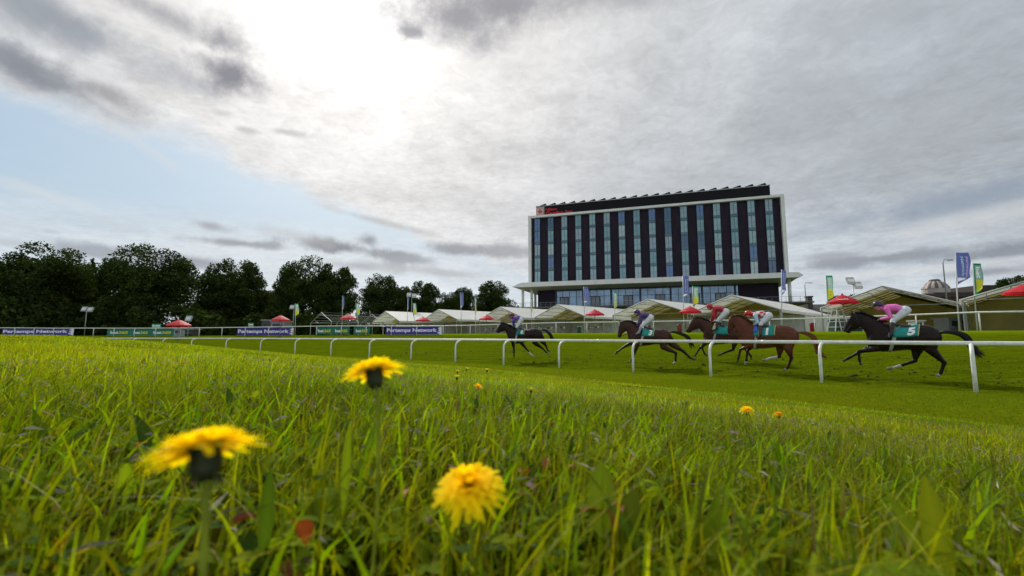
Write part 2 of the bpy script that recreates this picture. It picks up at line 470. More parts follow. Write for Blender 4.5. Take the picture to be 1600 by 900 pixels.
def ground_mat():
    m = bpy.data.materials.new('turf'); m.use_nodes = True
    T = NT(m.node_tree); T.t.nodes.clear()
    out = T.n('ShaderNodeOutputMaterial'); p = T.n('ShaderNodeBsdfPrincipled'); p.inputs['Roughness'].default_value = 0.9
    p.inputs['Specular IOR Level'].default_value = 0.0
    tc = T.n('ShaderNodeTexCoord'); O = tc.outputs['Object']
    sd = T.n('ShaderNodeAttribute', attribute_name='sd').outputs['Fac']
    bk = T.n('ShaderNodeAttribute', attribute_name='bank').outputs['Fac']
    # streaks that run along the track
    mp = T.n('ShaderNodeMapping', vector_type='POINT'); T.put(mp.inputs['Vector'], O)
    mp.inputs['Rotation'].default_value = (0, 0, math.atan2(-UY, UX) * 1.0 + math.pi)
    mp.inputs['Scale'].default_value = (0.35, 2.4, 1)
    st = T.noise(mp.outputs[0], 2.0, 6, 0.65, 0.4)
    n1 = T.noise(O, 0.5, 5, 0.6); n2 = T.noise(O, 5.0, 6, 0.7); n3 = T.noise(O, 60.0, 4, 0.7)
    track = T.ramp(T.m('ADD', T.m('MULTIPLY', st, 0.60), T.m('ADD', T.m('MULTIPLY', n2, 0.28), T.m('MULTIPLY', n3, 0.12))),
                   [(0.36, (0.034, 0.048, 0.001)), (0.47, (0.070, 0.100, 0.002)), (0.60, (0.118, 0.155, 0.003))])
    # torn divots
    dv = T.sstep(T.noise(O, 2.3, 5, 0.75, 0.8), 0.60, 0.68)
    track = T.mix(T.m('MULTIPLY', dv, 0.55), track, (0.022, 0.030, 0.008))
    mown = T.ramp(T.m('ADD', T.m('MULTIPLY', n3, 0.45), T.m('MULTIPLY', n2, 0.55)), [(0.3, (0.075, 0.100, 0.002)), (0.5, (0.125, 0.160, 0.004)), (0.72, (0.175, 0.200, 0.006))])
    lawn = T.ramp(T.m('ADD', T.m('MULTIPLY', n1, 0.6), T.m('MULTIPLY', n2, 0.4)), [(0.3, (0.095, 0.150, 0.002)), (0.6, (0.150, 0.215, 0.003))])
    soil = T.ramp(T.m('ADD', T.m('MULTIPLY', n2, 0.5), T.m('MULTIPLY', n3, 0.5)), [(0.3, (0.020, 0.022, 0.006)), (0.6, (0.050, 0.062, 0.010)), (0.8, (0.075, 0.060, 0.03))])
    wob = T.m('MULTIPLY', T.m('SUBTRACT', T.noise(O, 1.2, 4, 0.6), 0.5), 0.5)
    c = T.mix(T.sstep(T.m('ADD', sd, wob), -0.25, 0.20), mown, track)
    c = T.mix(T.sstep(sd, 22, 27), c, lawn)
    c = T.mix(T.sstep(T.m('ADD', bk, wob), -0.1, 0.35), c, soil)
    T.put(p.inputs['Base Color'], c)
    b = T.n('ShaderNodeBump'); b.inputs['Strength'].default_value = 0.9; b.inputs['Distance'].default_value = 0.05
    T.put(b.inputs['Height'], T.m('ADD', T.m('MULTIPLY', n3, 0.5), T.m('ADD', n2, T.m('MULTIPLY', st, 0.4)))); T.put(p.inputs['Normal'], b.outputs[0])
    T.t.links.new(p.outputs[0], out.inputs[0])
    return m
build_ground()

# ------------------------------------------------------------------ grass
def blades(P, h, w, ang, lean, lang, col0, col1, seg=3):
    """tapering bent blades rooted at P; colours root and tip"""
    n = len(P); V = []; C = []
    dx, dy = np.cos(ang), np.sin(ang); lx_, ly_ = np.cos(lang), np.sin(lang)
    ks = np.linspace(0, 1, seg + 1)
    for i, t in enumerate(ks):
        bend = lean * h * t * t; zz = h * t * (1 - 0.25 * lean * t)
        cx = P[:, 0] + lx_ * bend; cy = P[:, 1] + ly_ * bend; cz = P[:, 2] + zz
        ww = w * (1 - t) ** 0.6 * 0.5 * (0.75 + 0.5 * np.sin(math.pi * min(t + .2, 1)))
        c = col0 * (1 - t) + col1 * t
        if i < seg:
            V += [np.column_stack([cx - dx * ww, cy - dy * ww, cz]), np.column_stack([cx + dx * ww, cy + dy * ww, cz])]; C += [c, c]
        else:
            V += [np.column_stack([cx, cy, cz])]; C += [c]
    k = 2 * seg + 1
    V = np.stack(V, 1).reshape(-1, 3); C = np.stack(C, 1).reshape(-1, 3)
    tri = []
    for i in range(seg - 1):
        a = 2 * i; tri += [(a, a + 1, a + 3), (a, a + 3, a + 2)]
    a = 2 * (seg - 1); tri.append((a, a + 1, a + 2))
    F = (np.arange(n)[:, None, None] * k + np.array(tri)[None]).reshape(-1, 3)
    return V, F, C

def patch_noise(X, Y, f, seed=0):
    return (np.sin(X * f + 1.7 * np.sin(Y * f * 0.7 + seed)) + np.sin(Y * f * 1.3 + 2.1 * np.sin(X * f * 0.6 + seed * 2.3)) + np.sin((X + Y) * f * 0.8 + seed)) / 3

def scatter(r0, r1, dens, half=62.0, keep=None):
    """random points between two distances from the camera, over the field of view with room to step aside"""
    A = math.pi * (r1 * r1 - r0 * r0) * (half / 180.0); n = int(A * dens)
    r = np.sqrt(rng.uniform(r0 * r0, r1 * r1, n)); a = np.radians(rng.uniform(-half, half, n))
    X, Y = r * np.sin(a), r * np.cos(a)
    sd = sdist(X, Y); bk = -sd - rho_b(X, Y)
    m = keep(X, Y, sd, bk); return X[m], Y[m], sd[m], bk[m]

def grass_colours(n, X, Y, dry=0.06):
    base = np.array([0.185, 0.215, 0.003]); c = np.tile(base, (n, 1))
    v = rng.normal(0, 1, n); c *= np.exp(0.30 * v)[:, None]
    hue = rng.normal(0, 1, n) + 1.8 * patch_noise(X, Y, 0.9, 2); c[:, 0] *= np.exp(0.12 * hue); c[:, 2] *= np.exp(-0.2 * hue)
    pn = patch_noise(X, Y, 2.2, 1); c *= (1 + 0.20 * pn)[:, None]
    dk = rng.random(n) < 0.25; c[dk] *= np.array([0.55, 0.75, 1.1])
    dd = rng.random(n) < dry * (1 + 0.8 * patch_noise(X, Y, 1.1, 5)); k = dd.sum()
    c[dd] = np.array([0.26, 0.20, 0.08]) * rng.uniform(0.4, 1.2, (k, 1))
    return c

def build_grass():
    Vs, Fs, Cs = [], [], []; off = 0
    def put(V, F, C):
        nonlocal off
        Vs.append(V); Fs.append(F + off); Cs.append(C); off += len(V)
    keep = lambda X, Y, sd, bk: bk > rng.uniform(-0.25, 0.25, len(X))
    # (r0, r1, density, height, width, segments)
    for r0, r1, dens, hh, ww, seg in [(0.10, 0.7, 27000, 0.042, 0.0028, 4), (0.7, 1.6, 27000, 0.034, 0.0027, 3), (1.6, 3.2, 15500, 0.033, 0.0033, 2),
                                      (3.2, 6.0, 6000, 0.034, 0.0048, 2), (6.0, 11.0, 2000, 0.036, 0.0075, 1), (11, 22, 500, 0.042, 0.014, 1), (22, 56, 120, 0.050, 0.028, 1)]:
        X, Y, sd, bk = scatter(r0, r1, dens, 66.0 if r1 < 4 else 58.0, keep)
        n = len(X)
        cl = 0.5 + 0.5 * patch_noise(X, Y, 17.0, 3) ; cl2 = 0.5 + 0.5 * patch_noise(X, Y, 3.1, 8)
        m = rng.random(n) < (0.35 + 0.65 * cl if r1 < 3.3 else np.full(n, .85)); X, Y, cl, cl2, bk = X[m], Y[m], cl[m], cl2[m], bk[m]; n = len(X)
        Z = gz(X, Y)
        h = hh * rng.lognormal(-0.02, 0.45, n) * (0.65 + 0.5 * cl2) ; h = np.minimum(h, 0.105)
        h *= 0.45 + 0.55 * sm(bk, -0.2, 1.2)
        rr_ = np.hypot(X, Y)
        h = np.minimum(h, np.maximum(0.03, -Z - 0.035 + 0.25 * np.maximum(rr_ - 0.35, 0)))
        w = ww * rng.lognormal(0, 0.35, n)
        ang = rng.uniform(0, 2 * math.pi, n)
        if r0 > 1.5: ang = np.arctan2(X, -Y) * 0 + rng.normal(0, 0.7, n) - np.arctan2(X, Y)
        lean = np.abs(rng.normal(0.55, 0.5, n)); lang = rng.normal(0.5, 1.5, n)
        c1 = grass_colours(n, X, Y, 0.07 + 0.10 * (r0 > .6) * 0.4)
        c1 = c1 * (1 + 0.42 * sm(rr_, 0.7, 4.0))[:, None] * np.array([1.02, 1, 1]) ; ff = sm(rr_, 0.6, 2.5)[:, None]; c0 = c1 * (np.array([0.48, 0.40, 0.5]) * (1 - ff) + np.array([.9, .88, .8]) * ff)  # backlight put into far blades' colour, shade of the gaps into near roots
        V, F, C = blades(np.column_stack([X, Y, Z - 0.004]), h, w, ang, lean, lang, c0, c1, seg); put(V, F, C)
    # wide blades of coarse grass close by
    X, Y, sd, bk = scatter(0.2, 1.8, 800, 64, keep); n = len(X)
    V, F, C = blades(np.column_stack([X, Y, gz(X, Y)]), rng.uniform(0.045, 0.085, n) , rng.uniform(0.004, 0.0075, n), rng.uniform(0, 6.28, n), rng.uniform(0.1, 1.0, n), rng.normal(0.5, 1.6, n),
                     grass_colours(n, X, Y, 0.03) * np.array([.8, .95, .8]), grass_colours(n, X, Y, 0.03) * np.array([.95, 1.15, .9]), 4); put(V, F, C)
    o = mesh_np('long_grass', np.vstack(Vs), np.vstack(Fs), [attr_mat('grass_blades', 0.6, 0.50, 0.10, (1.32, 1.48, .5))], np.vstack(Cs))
    tag(o, 'long rough yellow green grass covering the bank', kind='stuff')
    # seed heads and withered stalks
    Vs, Fs, Cs, off = [], [], [], 0
    X, Y, sd, bk = scatter(0.9, 9.0, 260, 56, keep); m = rng.random(len(X)) < np.clip(0.07 + 0.8 * sm(X - 0.45 * Y, 0, 1.5) * sm(patch_noise(X, Y, 1.4, 4), -0.4, .5), 0, 1); X, Y = X[m], Y[m]; n = len(X)
    pale = np.array([0.36, 0.30, 0.19]) * rng.uniform(0.5, 1.1, (n, 1))
    V, F, C = blades(np.column_stack([X, Y, gz(X, Y) + 0.012]), rng.uniform(0.02, 0.05, n), rng.uniform(0.003, 0.008, n), rng.uniform(0, 6.28, n), rng.uniform(0, 1.2, n), rng.uniform(0, 6.28, n), pale * .7, pale, 3); put(V, F, C)
    # short pieces of pale hay lying about
    X, Y, sd, bk = scatter(0.3, 4.0, 420, 60, keep); n = len(X)
    a = rng.uniform(0, 6.28, n); L = rng.uniform(0.004, 0.016, n); zz = gz(X, Y) + rng.uniform(0.01, 0.045, n)
    wv = rng.uniform(0.0008, 0.0022, n)
    p0 = np.column_stack([X - np.cos(a) * L, Y - np.sin(a) * L, zz]); p1 = np.column_stack([X + np.cos(a) * L, Y + np.sin(a) * L, zz + rng.normal(0, .006, n)])
    pu = np.column_stack([X - np.sin(a) * wv, Y + np.cos(a) * wv, zz + wv])
    V = np.stack([p0, p1, pu], 1).reshape(-1, 3); F = np.arange(len(V)).reshape(-1, 3)
    C = np.repeat(np.array([0.42, 0.38, 0.27]) * rng.uniform(0.3, 1.1, (n, 1)), 3, 0); put(V, F, C)
    o = mesh_np('dry_grass', np.vstack(Vs), np.vstack(Fs), [attr_mat('dry_stalks', 0.8, 0.25, 0.2, (1, 1, 1))], np.vstack(Cs))
    tag(o, 'withered pale stalks and hay caught in the long grass', kind='stuff')
    # short turf of the strip and the track
    Vs, Fs, Cs, off = [], [], [], 0
    for r0, r1, dens, hh, ww in [(5.5, 10, 2000, 0.018, 0.007), (10, 16, 800, 0.018, 0.011), (16, 26, 200, 0.018, 0.020)]:
        X, Y, sd, bk = scatter(r0, r1, dens, 58, lambda X, Y, sd, bk: (bk < 0.2) & (sd < 14)); n = len(X)
        onT = sm(sd, -0.2, 0.2)
        c = grass_colours(n, X, Y, 0.01) * (1 - 0.30 * onT[:, None]); c = (c * .6 + np.array([.052, .072, .002])) * (1 - .12 * onT[:, None])
        tt = X * UX + Y * UY; c *= (1 + (0.22 * patch_noise(sd * 2.4, tt * .25, 1.0, 2) + 0.16 * patch_noise(sd, tt, 1.3, 6)) * onT)[:, None]
        V, F, C = blades(np.column_stack([X, Y, gz(X, Y)]), hh * rng.lognormal(0, 0.35, n), ww * rng.lognormal(0, .3, n), rng.normal(0, 0.7, n) - np.arctan2(X, Y), rng.uniform(0, 1, n), rng.uniform(0, 6.28, n), c * .7, c, 1); put(V, F, C)
    o = mesh_np('mown_grass', np.vstack(Vs), np.vstack(Fs), [MATS['grass_blades']], np.vstack(Cs))
    tag(o, 'short mown turf of the racing track and its verge', kind='stuff')
build_grass()
def build_divots():
    """clods and torn tufts thrown up along the line the horses take"""
    n = 5200; r = np.sqrt(rng.uniform(9 ** 2, 34 ** 2, n)); a = np.radians(rng.uniform(-35, 56, n)); X, Y = r * np.sin(a), r * np.cos(a); sd = sdist(X, Y)
    m = (sd > .3) & (sd < 8) & (rng.random(n) < .25 + .75 * sm(patch_noise(X, Y, .8, 3), -.4, .5)); X, Y = X[m], Y[m]; n = len(X)
    s = rng.lognormal(-3.45, .45, n)[:, None]; c = np.column_stack([X, Y, gz(X, Y)]); yaw = rng.uniform(0, 6.28, n)
    k = 6; V = []
    for i in range(k):
        q = yaw + i * 2 * math.pi / k; rad = s[:, 0] * rng.uniform(.6, 1.5, n); V.append(c + np.column_stack([np.cos(q) * rad, np.sin(q) * rad, -.004 + 0 * q]))
    V.append(c + np.column_stack([rng.normal(0, .3, n) * s[:, 0], rng.normal(0, .3, n) * s[:, 0], s[:, 0] * rng.uniform(.5, 1.1, n)]))
    V = np.stack(V, 1).reshape(-1, 3); F = (np.arange(n)[:, None, None] * 7 + np.array([[i, (i + 1) % k, 6] for i in range(k)])[None]).reshape(-1, 3)
    cc = np.where(rng.random((n, 1)) < .45, np.array([[.030, .024, .012]]), np.array([[.045, .060, .006]])) * rng.uniform(.6, 1.5, (n, 1))
    o = mesh_np('divots', V, F, [attr_mat('torn_turf', .95, 0, .02)], np.repeat(cc, 7, 0)); tag(o, 'dark clods and torn tufts strewn over the galloping track', kind='stuff')
build_divots()

def leaf(mb_v, mb_f, mb_c, base, L, W, yaw, rise, droop, c, fold=0.25, lobes=0, seg=9):
    """broad leaf: base point, length, width, heading, rise angle, how far its tip droops"""
    b0 = len(mb_v); up = math.tan(rise)
    for i in range(seg + 1):
        t = i / seg; x = L * t * math.cos(rise); z = L * (t * math.sin(rise) - droop * t * t)
        wd = W * 0.5 * math.sin(math.pi * min(1, t ** 0.75 * 0.97 + 0.03)) ** 0.8
        if lobes and i % 2: wd *= 0.62
        wd = max(wd, W * 0.05)
        for s_ in (-1, 0, 1):
            px, py, pz = x, s_ * wd, z + abs(s_) * fold * wd
            mb_v.append((base[0] + px * math.cos(yaw) - py * math.sin(yaw), base[1] + px * math.sin(yaw) + py * math.cos(yaw), base[2] + pz))
            k = 1.0 + (0.25 if s_ == 0 else 0.0); mb_c.append((c[0] * k, c[1] * k, c[2] * k))
    for i in range(seg):
        for j in (0, 1):
            a = b0 + i * 3 + j; mb_f.append((a, a + 1, a + 4)); mb_f.append((a, a + 4, a + 3))

def build_weeds():
    V, F, C = [], [], []
    greens = [(0.12, 0.18, 0.010), (0.15, 0.22, 0.008), (0.055, 0.10, 0.014), (0.18, 0.22, 0.008)]
    # rosettes of broad leaves among the grass
    spots = [(940, 850, .34), (1330, 880, .30), (1445, 860, .33), (1180, 840, .42), (880, 760, .6), (1050, 740, .6), (610, 830, .36), (420, 860, .33), (150, 850, .34), (1540, 800, .45),
             (700, 850, .33), (1250, 760, .5), (60, 780, .45), (300, 800, .38), (1100, 870, .33), (780, 860, .34)]
    for k in range(170):
        spots.append((random.uniform(-100, 1700), 0, 0.34 + 2.6 * random.random() ** 1.5))
    for px, py, d in spots:
        X, Y = (px - 800) / 715.0 * d, d; z = float(gz(X, Y)); n = random.randint(4, 8) if d > .5 else random.randint(3, 6)
        for q in range(n):
            leaf(V, F, C, (X + random.uniform(-.006, .006), Y + random.uniform(-.006, .006), z + 0.004), random.uniform(.045, .085), random.uniform(.010, .024), random.uniform(0, 6.28), random.uniform(.35, 1.2), random.uniform(.1, .55),
                 random.choice(greens), lobes=random.random() < .5)
    # single leaves that stand out
    for px, d, L, W, yaw, rise, droop, c in [(1290, .275, .075, .017, -0.25, .62, .45, (.13, .19, .010)), (1440, .31, .070, .014, 1.2, 1.35, .1, (.16, .19, .008)), (1415, .33, .06, .012, 1.9, 1.2, .2, (.12, .17, .01)),
                                            (935, .33, .060, .018, 1.4, 1.25, .15, (.12, .17, .012)), (1000, .30, .05, .014, 2.6, 1.0, .2, (.09, .15, .012)), (965, .31, .05, .016, .8, 1.2, .2, (.13, .16, .012)),
                                            (545, .37, .075, .007, 1.5, 1.45, .05, (.14, .20, .008)), (430, .30, .07, .008, 2.0, 1.1, .2, (.08, .14, .008)), (560, .45, .08, .007, .8, 1.2, .1, (.13, .19, .01))]:
        X, Y = (px - 800) / 715.0 * d, d
        leaf(V, F, C, (X, Y, float(gz(X, Y)) + .026), L, W * 1.15, yaw, rise, droop, c)
    # clover like round leaves
    for k in range(900):
        d = 0.28 + 2.2 * random.random() ** 1.6; px = random.uniform(-100, 1700); X, Y = (px - 800) / 715.0 * d, d; z = float(gz(X, Y)) + random.uniform(.012, .04); a0 = random.uniform(0, 6.28)
        cc = random.choice(greens)
        for q in range(3):
            leaf(V, F, C, (X, Y, z), random.uniform(.006, .011), random.uniform(.006, .009), a0 + q * 2.09, random.uniform(-.1, .3), .1, cc, fold=.1, seg=4)
    o = mesh_np('weeds', np.array(V), np.array(F), [attr_mat('broad_leaf', 0.85, 0.5, 0.04, (1.3, 1.25, .5))], np.array(C), smooth=True)
    tag(o, 'broad leaved weeds and clover low among the grass', kind='stuff')
    V, F, C = [], [], []
    browns = [(.22, .055, .012), (.16, .045, .012), (.28, .10, .02), (.10, .045, .02), (.25, .22, .17), (.12, .08, .05)]
    for px, d, h, L, ci in [(492, .30, .035, .032, 0), (486, .29, .012, .030, 1), (418, .36, .03, .025, 1), (960, .33, .05, .024, 2), (1145, .95, .05, .035, 4), (1120, .9, .04, .022, 1), (1265, .27, .005, .03, 0), (1130, .3, .008, .028, 2),
                            (900, .5, .03, .02, 0), (850, .48, .03, .02, 2), (1210, .28, .005, .03, 3), (1003, 1.6, .03, .05, 5), (880, .95, .05, .02, 5), (640, .42, .03, .02, 2), (1550, .55, .03, .02, 3)]:
        X, Y = (px - 800) / 715.0 * d, d
        leaf(V, F, C, (X, Y, float(gz(X, Y)) + h), L, L * .42, random.uniform(0, 6.28), random.uniform(-.3, 1.3), random.uniform(0, .6), browns[ci], fold=.8)
    for k in range(260):
        d = 0.3 + 3.5 * random.random() ** 1.4; px = random.uniform(-100, 1700); X, Y = (px - 800) / 715.0 * d, d; L = random.uniform(.008, .026)
        leaf(V, F, C, (X, Y, float(gz(X, Y)) + random.uniform(.005, .045)), L, L * random.uniform(.25, .5), random.uniform(0, 6.28), random.uniform(-.4, 1.3), random.uniform(0, .6), random.choice(browns), fold=.7, seg=5)
    o = mesh_np('fallen_leaves', np.array(V), np.array(F), [attr_mat('withered_leaf', 0.7, 0.3, 0.3, (1.2, 1, .7))], np.array(C), smooth=True)
    tag(o, 'curled brown and orange withered leaves lying in the grass', kind='stuff')
build_weeds()

# ------------------------------------------------------------------ dandelions
M_PETAL = attr_mat('petal', 0.7, 0.5, 0.05, (1.5, 1.5, .5))
M_CALYX = mat('calyx_green', (0.030, 0.045, 0.016), 0.6, noise=.3, nscale=300, trans=.08)
M_STEM = mat('flower_stem', (0.32, 0.38, 0.03), 0.6, noise=.25, nscale=90, trans=.5)
def dandelion(label, head, size, tilt=(0, 0), flat=0.25, droop=0.5, n=170, seed=1, colour=(1.0, 0.84, 0.010)):
    """head: point of the flower's base in space; tilt: lean of its axis in radians about X and Y; petals laid in rings from the outside in"""
    rs = random.Random(seed); X, Y, z = head; g = float(gz(X, Y))
    t = thing('dandelion', label, 'flower', (X, Y, g))
    M = Matrix.Rotation(tilt[1], 3, 'Y') @ Matrix.Rotation(tilt[0], 3, 'X'); H = Vector((0, 0, z - g)); V, F, C = [], [], []
    Rr = size / 2
    for i in range(n):
        f = (i + .5) / n                                   # 0 outside .. 1 centre
        L = Rr * (1.0 - 0.72 * f ** 1.15) * rs.uniform(.86, 1.06)
        yaw = i * 2.39996 + rs.uniform(-.15, .15)
        elev = -0.30 * droop + ((1.35 if tilt[0] > .2 else .85) * f ** 1.3) + rs.uniform(-.12, .12) + flat * .4
        w = Rr * .150 * rs.uniform(.8, 1.15); r0 = Rr * .14 * (1 - f)
        base = (r0 * math.cos(yaw), r0 * math.sin(yaw), Rr * (.05 + .10 * f)); k = rs.uniform(.85, 1.1)
        cc = (colour[0] * k, colour[1] * k * (1 - .13 * f), colour[2]); b0 = len(V); seg = 4
        for s_ in range(seg + 1):
            q = s_ / seg; bend = droop * .55 * (1 - f) * q * q; x = L * q * math.cos(elev); zz = L * (q * math.sin(elev) - bend)
            wd = w * (.35 + .65 * math.sin(math.pi * min(.5, .12 + q * .5))) * (1 if s_ < seg else .55)
            for sg in (-1, 1):
                px, py = x, sg * wd * .5
                v = Vector((base[0] + px * math.cos(yaw) - py * math.sin(yaw), base[1] + px * math.sin(yaw) + py * math.cos(yaw), base[2] + zz))
                V.append(tuple(H + M @ v)); e = .82 + .18 * q; C.append((cc[0] * e, cc[1] * e, cc[2]))
        for s_ in range(seg):
            a = b0 + 2 * s_; F += [(a, a + 1, a + 3), (a, a + 3, a + 2)]
    mesh_np('petals', np.array(V), np.array(F), [M_PETAL], np.array(C), parent=t)
    mb = MB(); prof = [(.0, -.62), (.11, -.60), (.22, -.50), (.27, -.36), (.26, -.18), (.25, -.02), (.30, .06), (.0, .10)]
    rg = [[H + M @ Vector((r * Rr * math.cos(a * math.pi / 8), r * Rr * math.sin(a * math.pi / 8), zz * Rr)) for a in range(16)] for r, zz in [(max(p, .01), q) for p, q in prof]]
    mb.rings(rg)
    for i in range(14):                                   # bracts: the inner ones hug the cup, the outer ones curl back
        a = i * 2 * math.pi / 14 + rs.uniform(-.1, .1); out = i % 2; w = .07 * Rr
        pts = [(.27, -.38), (.30, -.12), (.34, .08)] if not out else [(.24, -.46), (.34, -.50), (.40, -.62), (.37, -.74)]
        c0 = [Vector((r * Rr * math.cos(a), r * Rr * math.sin(a), zz * Rr)) for r, zz in pts]; side = Vector((-math.sin(a), math.cos(a), 0)) * w
        vs = []
        for j, p in enumerate(c0):
            k = 1 - .75 * j / (len(c0) - 1); vs += [H + M @ (p - side * k), H + M @ (p + side * k)]
        mb.add(vs, [(2 * j, 2 * j + 1, 2 * j + 3, 2 * j + 2) for j in range(len(c0) - 1)])
    mb.build('calyx', M_CALYX, t, smooth=True)
    mb = MB(); top = H + M @ Vector((0, 0, -.60 * Rr)); ax = M @ Vector((0, 0, 1))
    mid = Vector((top.x * .5 - ax.x * .02, top.y * .5 - ax.y * .02, top.z * .5))
    P = catmull([(0 + rs.uniform(-.004, .004), 0, -.004), mid, top - ax * .004, top + ax * .003], 6)
    mb.tube(P, [.0011 + .0004 * i / len(P) for i in range(len(P))], 8)
    mb.build('stem', M_STEM, t, smooth=True)
    return t
def dpos(px, py, d): return tuple(at(px, py, d))
FG = 'dandelions in the long grass'
dandelion('large blurred dandelion seen edge on at the height of the grass tops, its left petals hanging low, the lowest and widest of the flowers', dpos(320, 703, .160), .0350, (-0.20, -0.24), .0, .26, 240, 3)['label'] = 'largest dandelion, edge-on and out of focus, left petals drooping'
dandelion('dandelion held above all the grass, crossing the white rail posts', dpos(583, 580, .285), .0360, (-0.16, -0.26), .02, .26, 230, 5)
dandelion('round dandelion turned to the viewer with an orange middle, low in the grass', dpos(734, 762, .270), .0410, (0.42, -0.02), .30, .62, 260, 9)
dandelion('small orange yellow dandelion beyond the one that faces the viewer', dpos(747, 605, 1.75), .040, (0.35, 0.3), .5, .3, 90, 11, (1.0, .74, .008))
dandelion('half closed pale dandelion, nearest the bank of the four in a loose cluster', dpos(714, 590, 2.45), .040, (0, 0), 1.6, .0, 70, 12, (.70, .62, .06))
dandelion('half closed dandelion just behind the lowest one of the cluster', dpos(715, 581, 2.9), .036, (0, .1), 1.8, 0, 60, 13, (.65, .58, .06))
dandelion('small closed dandelion with one yellow side, tallest of the cluster', dpos(729, 577, 2.9), .036, (0, .4), 1.9, 0, 60, 14, (.75, .60, .05))
dandelion('small pale dandelion standing alone to the side of the cluster', dpos(761, 578.5, 2.8), .036, (0, 0), 1.5, .1, 60, 15, (.70, .62, .06))
dandelion('yellow green dandelion sunk in the grass below the leading horse', dpos(830, 610, 1.9), .036, (.3, .1), .9, .1, 60, 16, (.60, .58, .03))
dandelion('bright orange dandelion in the grass below the third horse', dpos(1167, 641, 1.30), .040, (.25, -.1), .2, .45, 120, 17, (1.0, .80, .01))
dandelion('flat yellow dandelion beside the orange one below the chestnut horse', dpos(1217, 647, 1.40), .034, (.1, 0), .1, .5, 110, 18, (.88, .58, .01))
# ------------------------------------------------------------------ running rails
M_RAIL = mat('white_rail_plastic', (0.72, 0.72, 0.68), 0.4, noise=.12, nscale=7)
def resample(P, step, start=0.0):
    P = [np.array(p, float) for p in P]; out = []; acc = -start
    for a, b in zip(P[:-1], P[1:]):
        L = np.linalg.norm(b - a); t = -acc
        while t < L:
            out.append(a + (b - a) * t / L); t += step
        acc = L - t
        acc = -(t - L)
    return out
def seg_dir(P, i):
    a, b = P[max(i - 1, 0)], P[min(i + 1, len(P) - 1)]
    return (Vector((b[0], b[1], 0)) - Vector((a[0], a[1], 0))).normalized()

def build_near_rail():
    pts = near_posts
    t = thing('running_rail', 'white plastic running rail with swan neck posts on the side of the track that the horses pass closest to', 'rail', (pts[5][0], pts[5][1], -1.4))
    t['label'] = 'white running rail with curved swan neck posts between the long grass and the horses'
    O = Vector(t.location)
    off = 0.42; top = []
    for i, p in enumerate(pts):
        d = seg_dir(pts, i); n = Vector((-d.y, d.x, 0)) * -1
        if n.dot(Vector((p[0], p[1], 0))) < 0: n = -n
        g = float(gz(p[0], p[1])); b = Vector((p[0], p[1], g)) - O; k = off
        mb = MB()
        P = [b - Vector((0, 0, .1)), b + Vector((0, 0, .5)), b + Vector((0, 0, .86))]
        for q in range(1, 7):
            a = q * math.pi / 12
            P.append(b + Vector((0, 0, .86 + .33 * math.sin(a))) + n * (k * (1 - math.cos(a))))
        P.append(P[-1] + n * .03)
        mb.tube(P, [.047] * 3 + [.044] * (len(P) - 3), 10); mb.build('post', M_RAIL, t, smooth=True)
        top.append(b + n * (k + .02) + Vector((0, 0, 1.225)))
    mb = MB(); mb.tube(catmull(top, 3), .057, 12, sy=.75)
    mb.build('top_rail', M_RAIL, t, smooth=True)
    for a, b in zip(top[:-1:2], top[1::2]):                # joining sleeves
        mb = MB(); m_ = (a * .5 + b * .5); dd = (b - a).normalized(); mb.tube([m_ - dd * .07, m_ + dd * .07], .063, 12, sy=.80)
        mb.build('joint_sleeve', M_RAIL, t, smooth=True)
build_near_rail()

far_res = resample(catmull(far_pts, 6), 3.75, 1.2)
def build_far_rail():
    t = thing('running_rail', 'white running rail with straight posts along the far side of the track before the tents', 'rail', (far_res[0][0], far_res[0][1], 0.4))
    O = Vector(t.location); top = []
    for i, p in enumerate(far_res):
        g = float(gz(p[0], p[1])); b = Vector((p[0], p[1], g)) - O
        mb = MB(); mb.tube([b - Vector((0, 0, .1)), b + Vector((0, 0, 1.2))], .045, 8); mb.build('post', M_RAIL, t, smooth=True)
        top.append(b + Vector((0, 0, 1.25)))
    mb = MB(); mb.tube(top, .062, 10, sy=.8); mb.build('top_rail', M_RAIL, t, smooth=True)
build_far_rail()

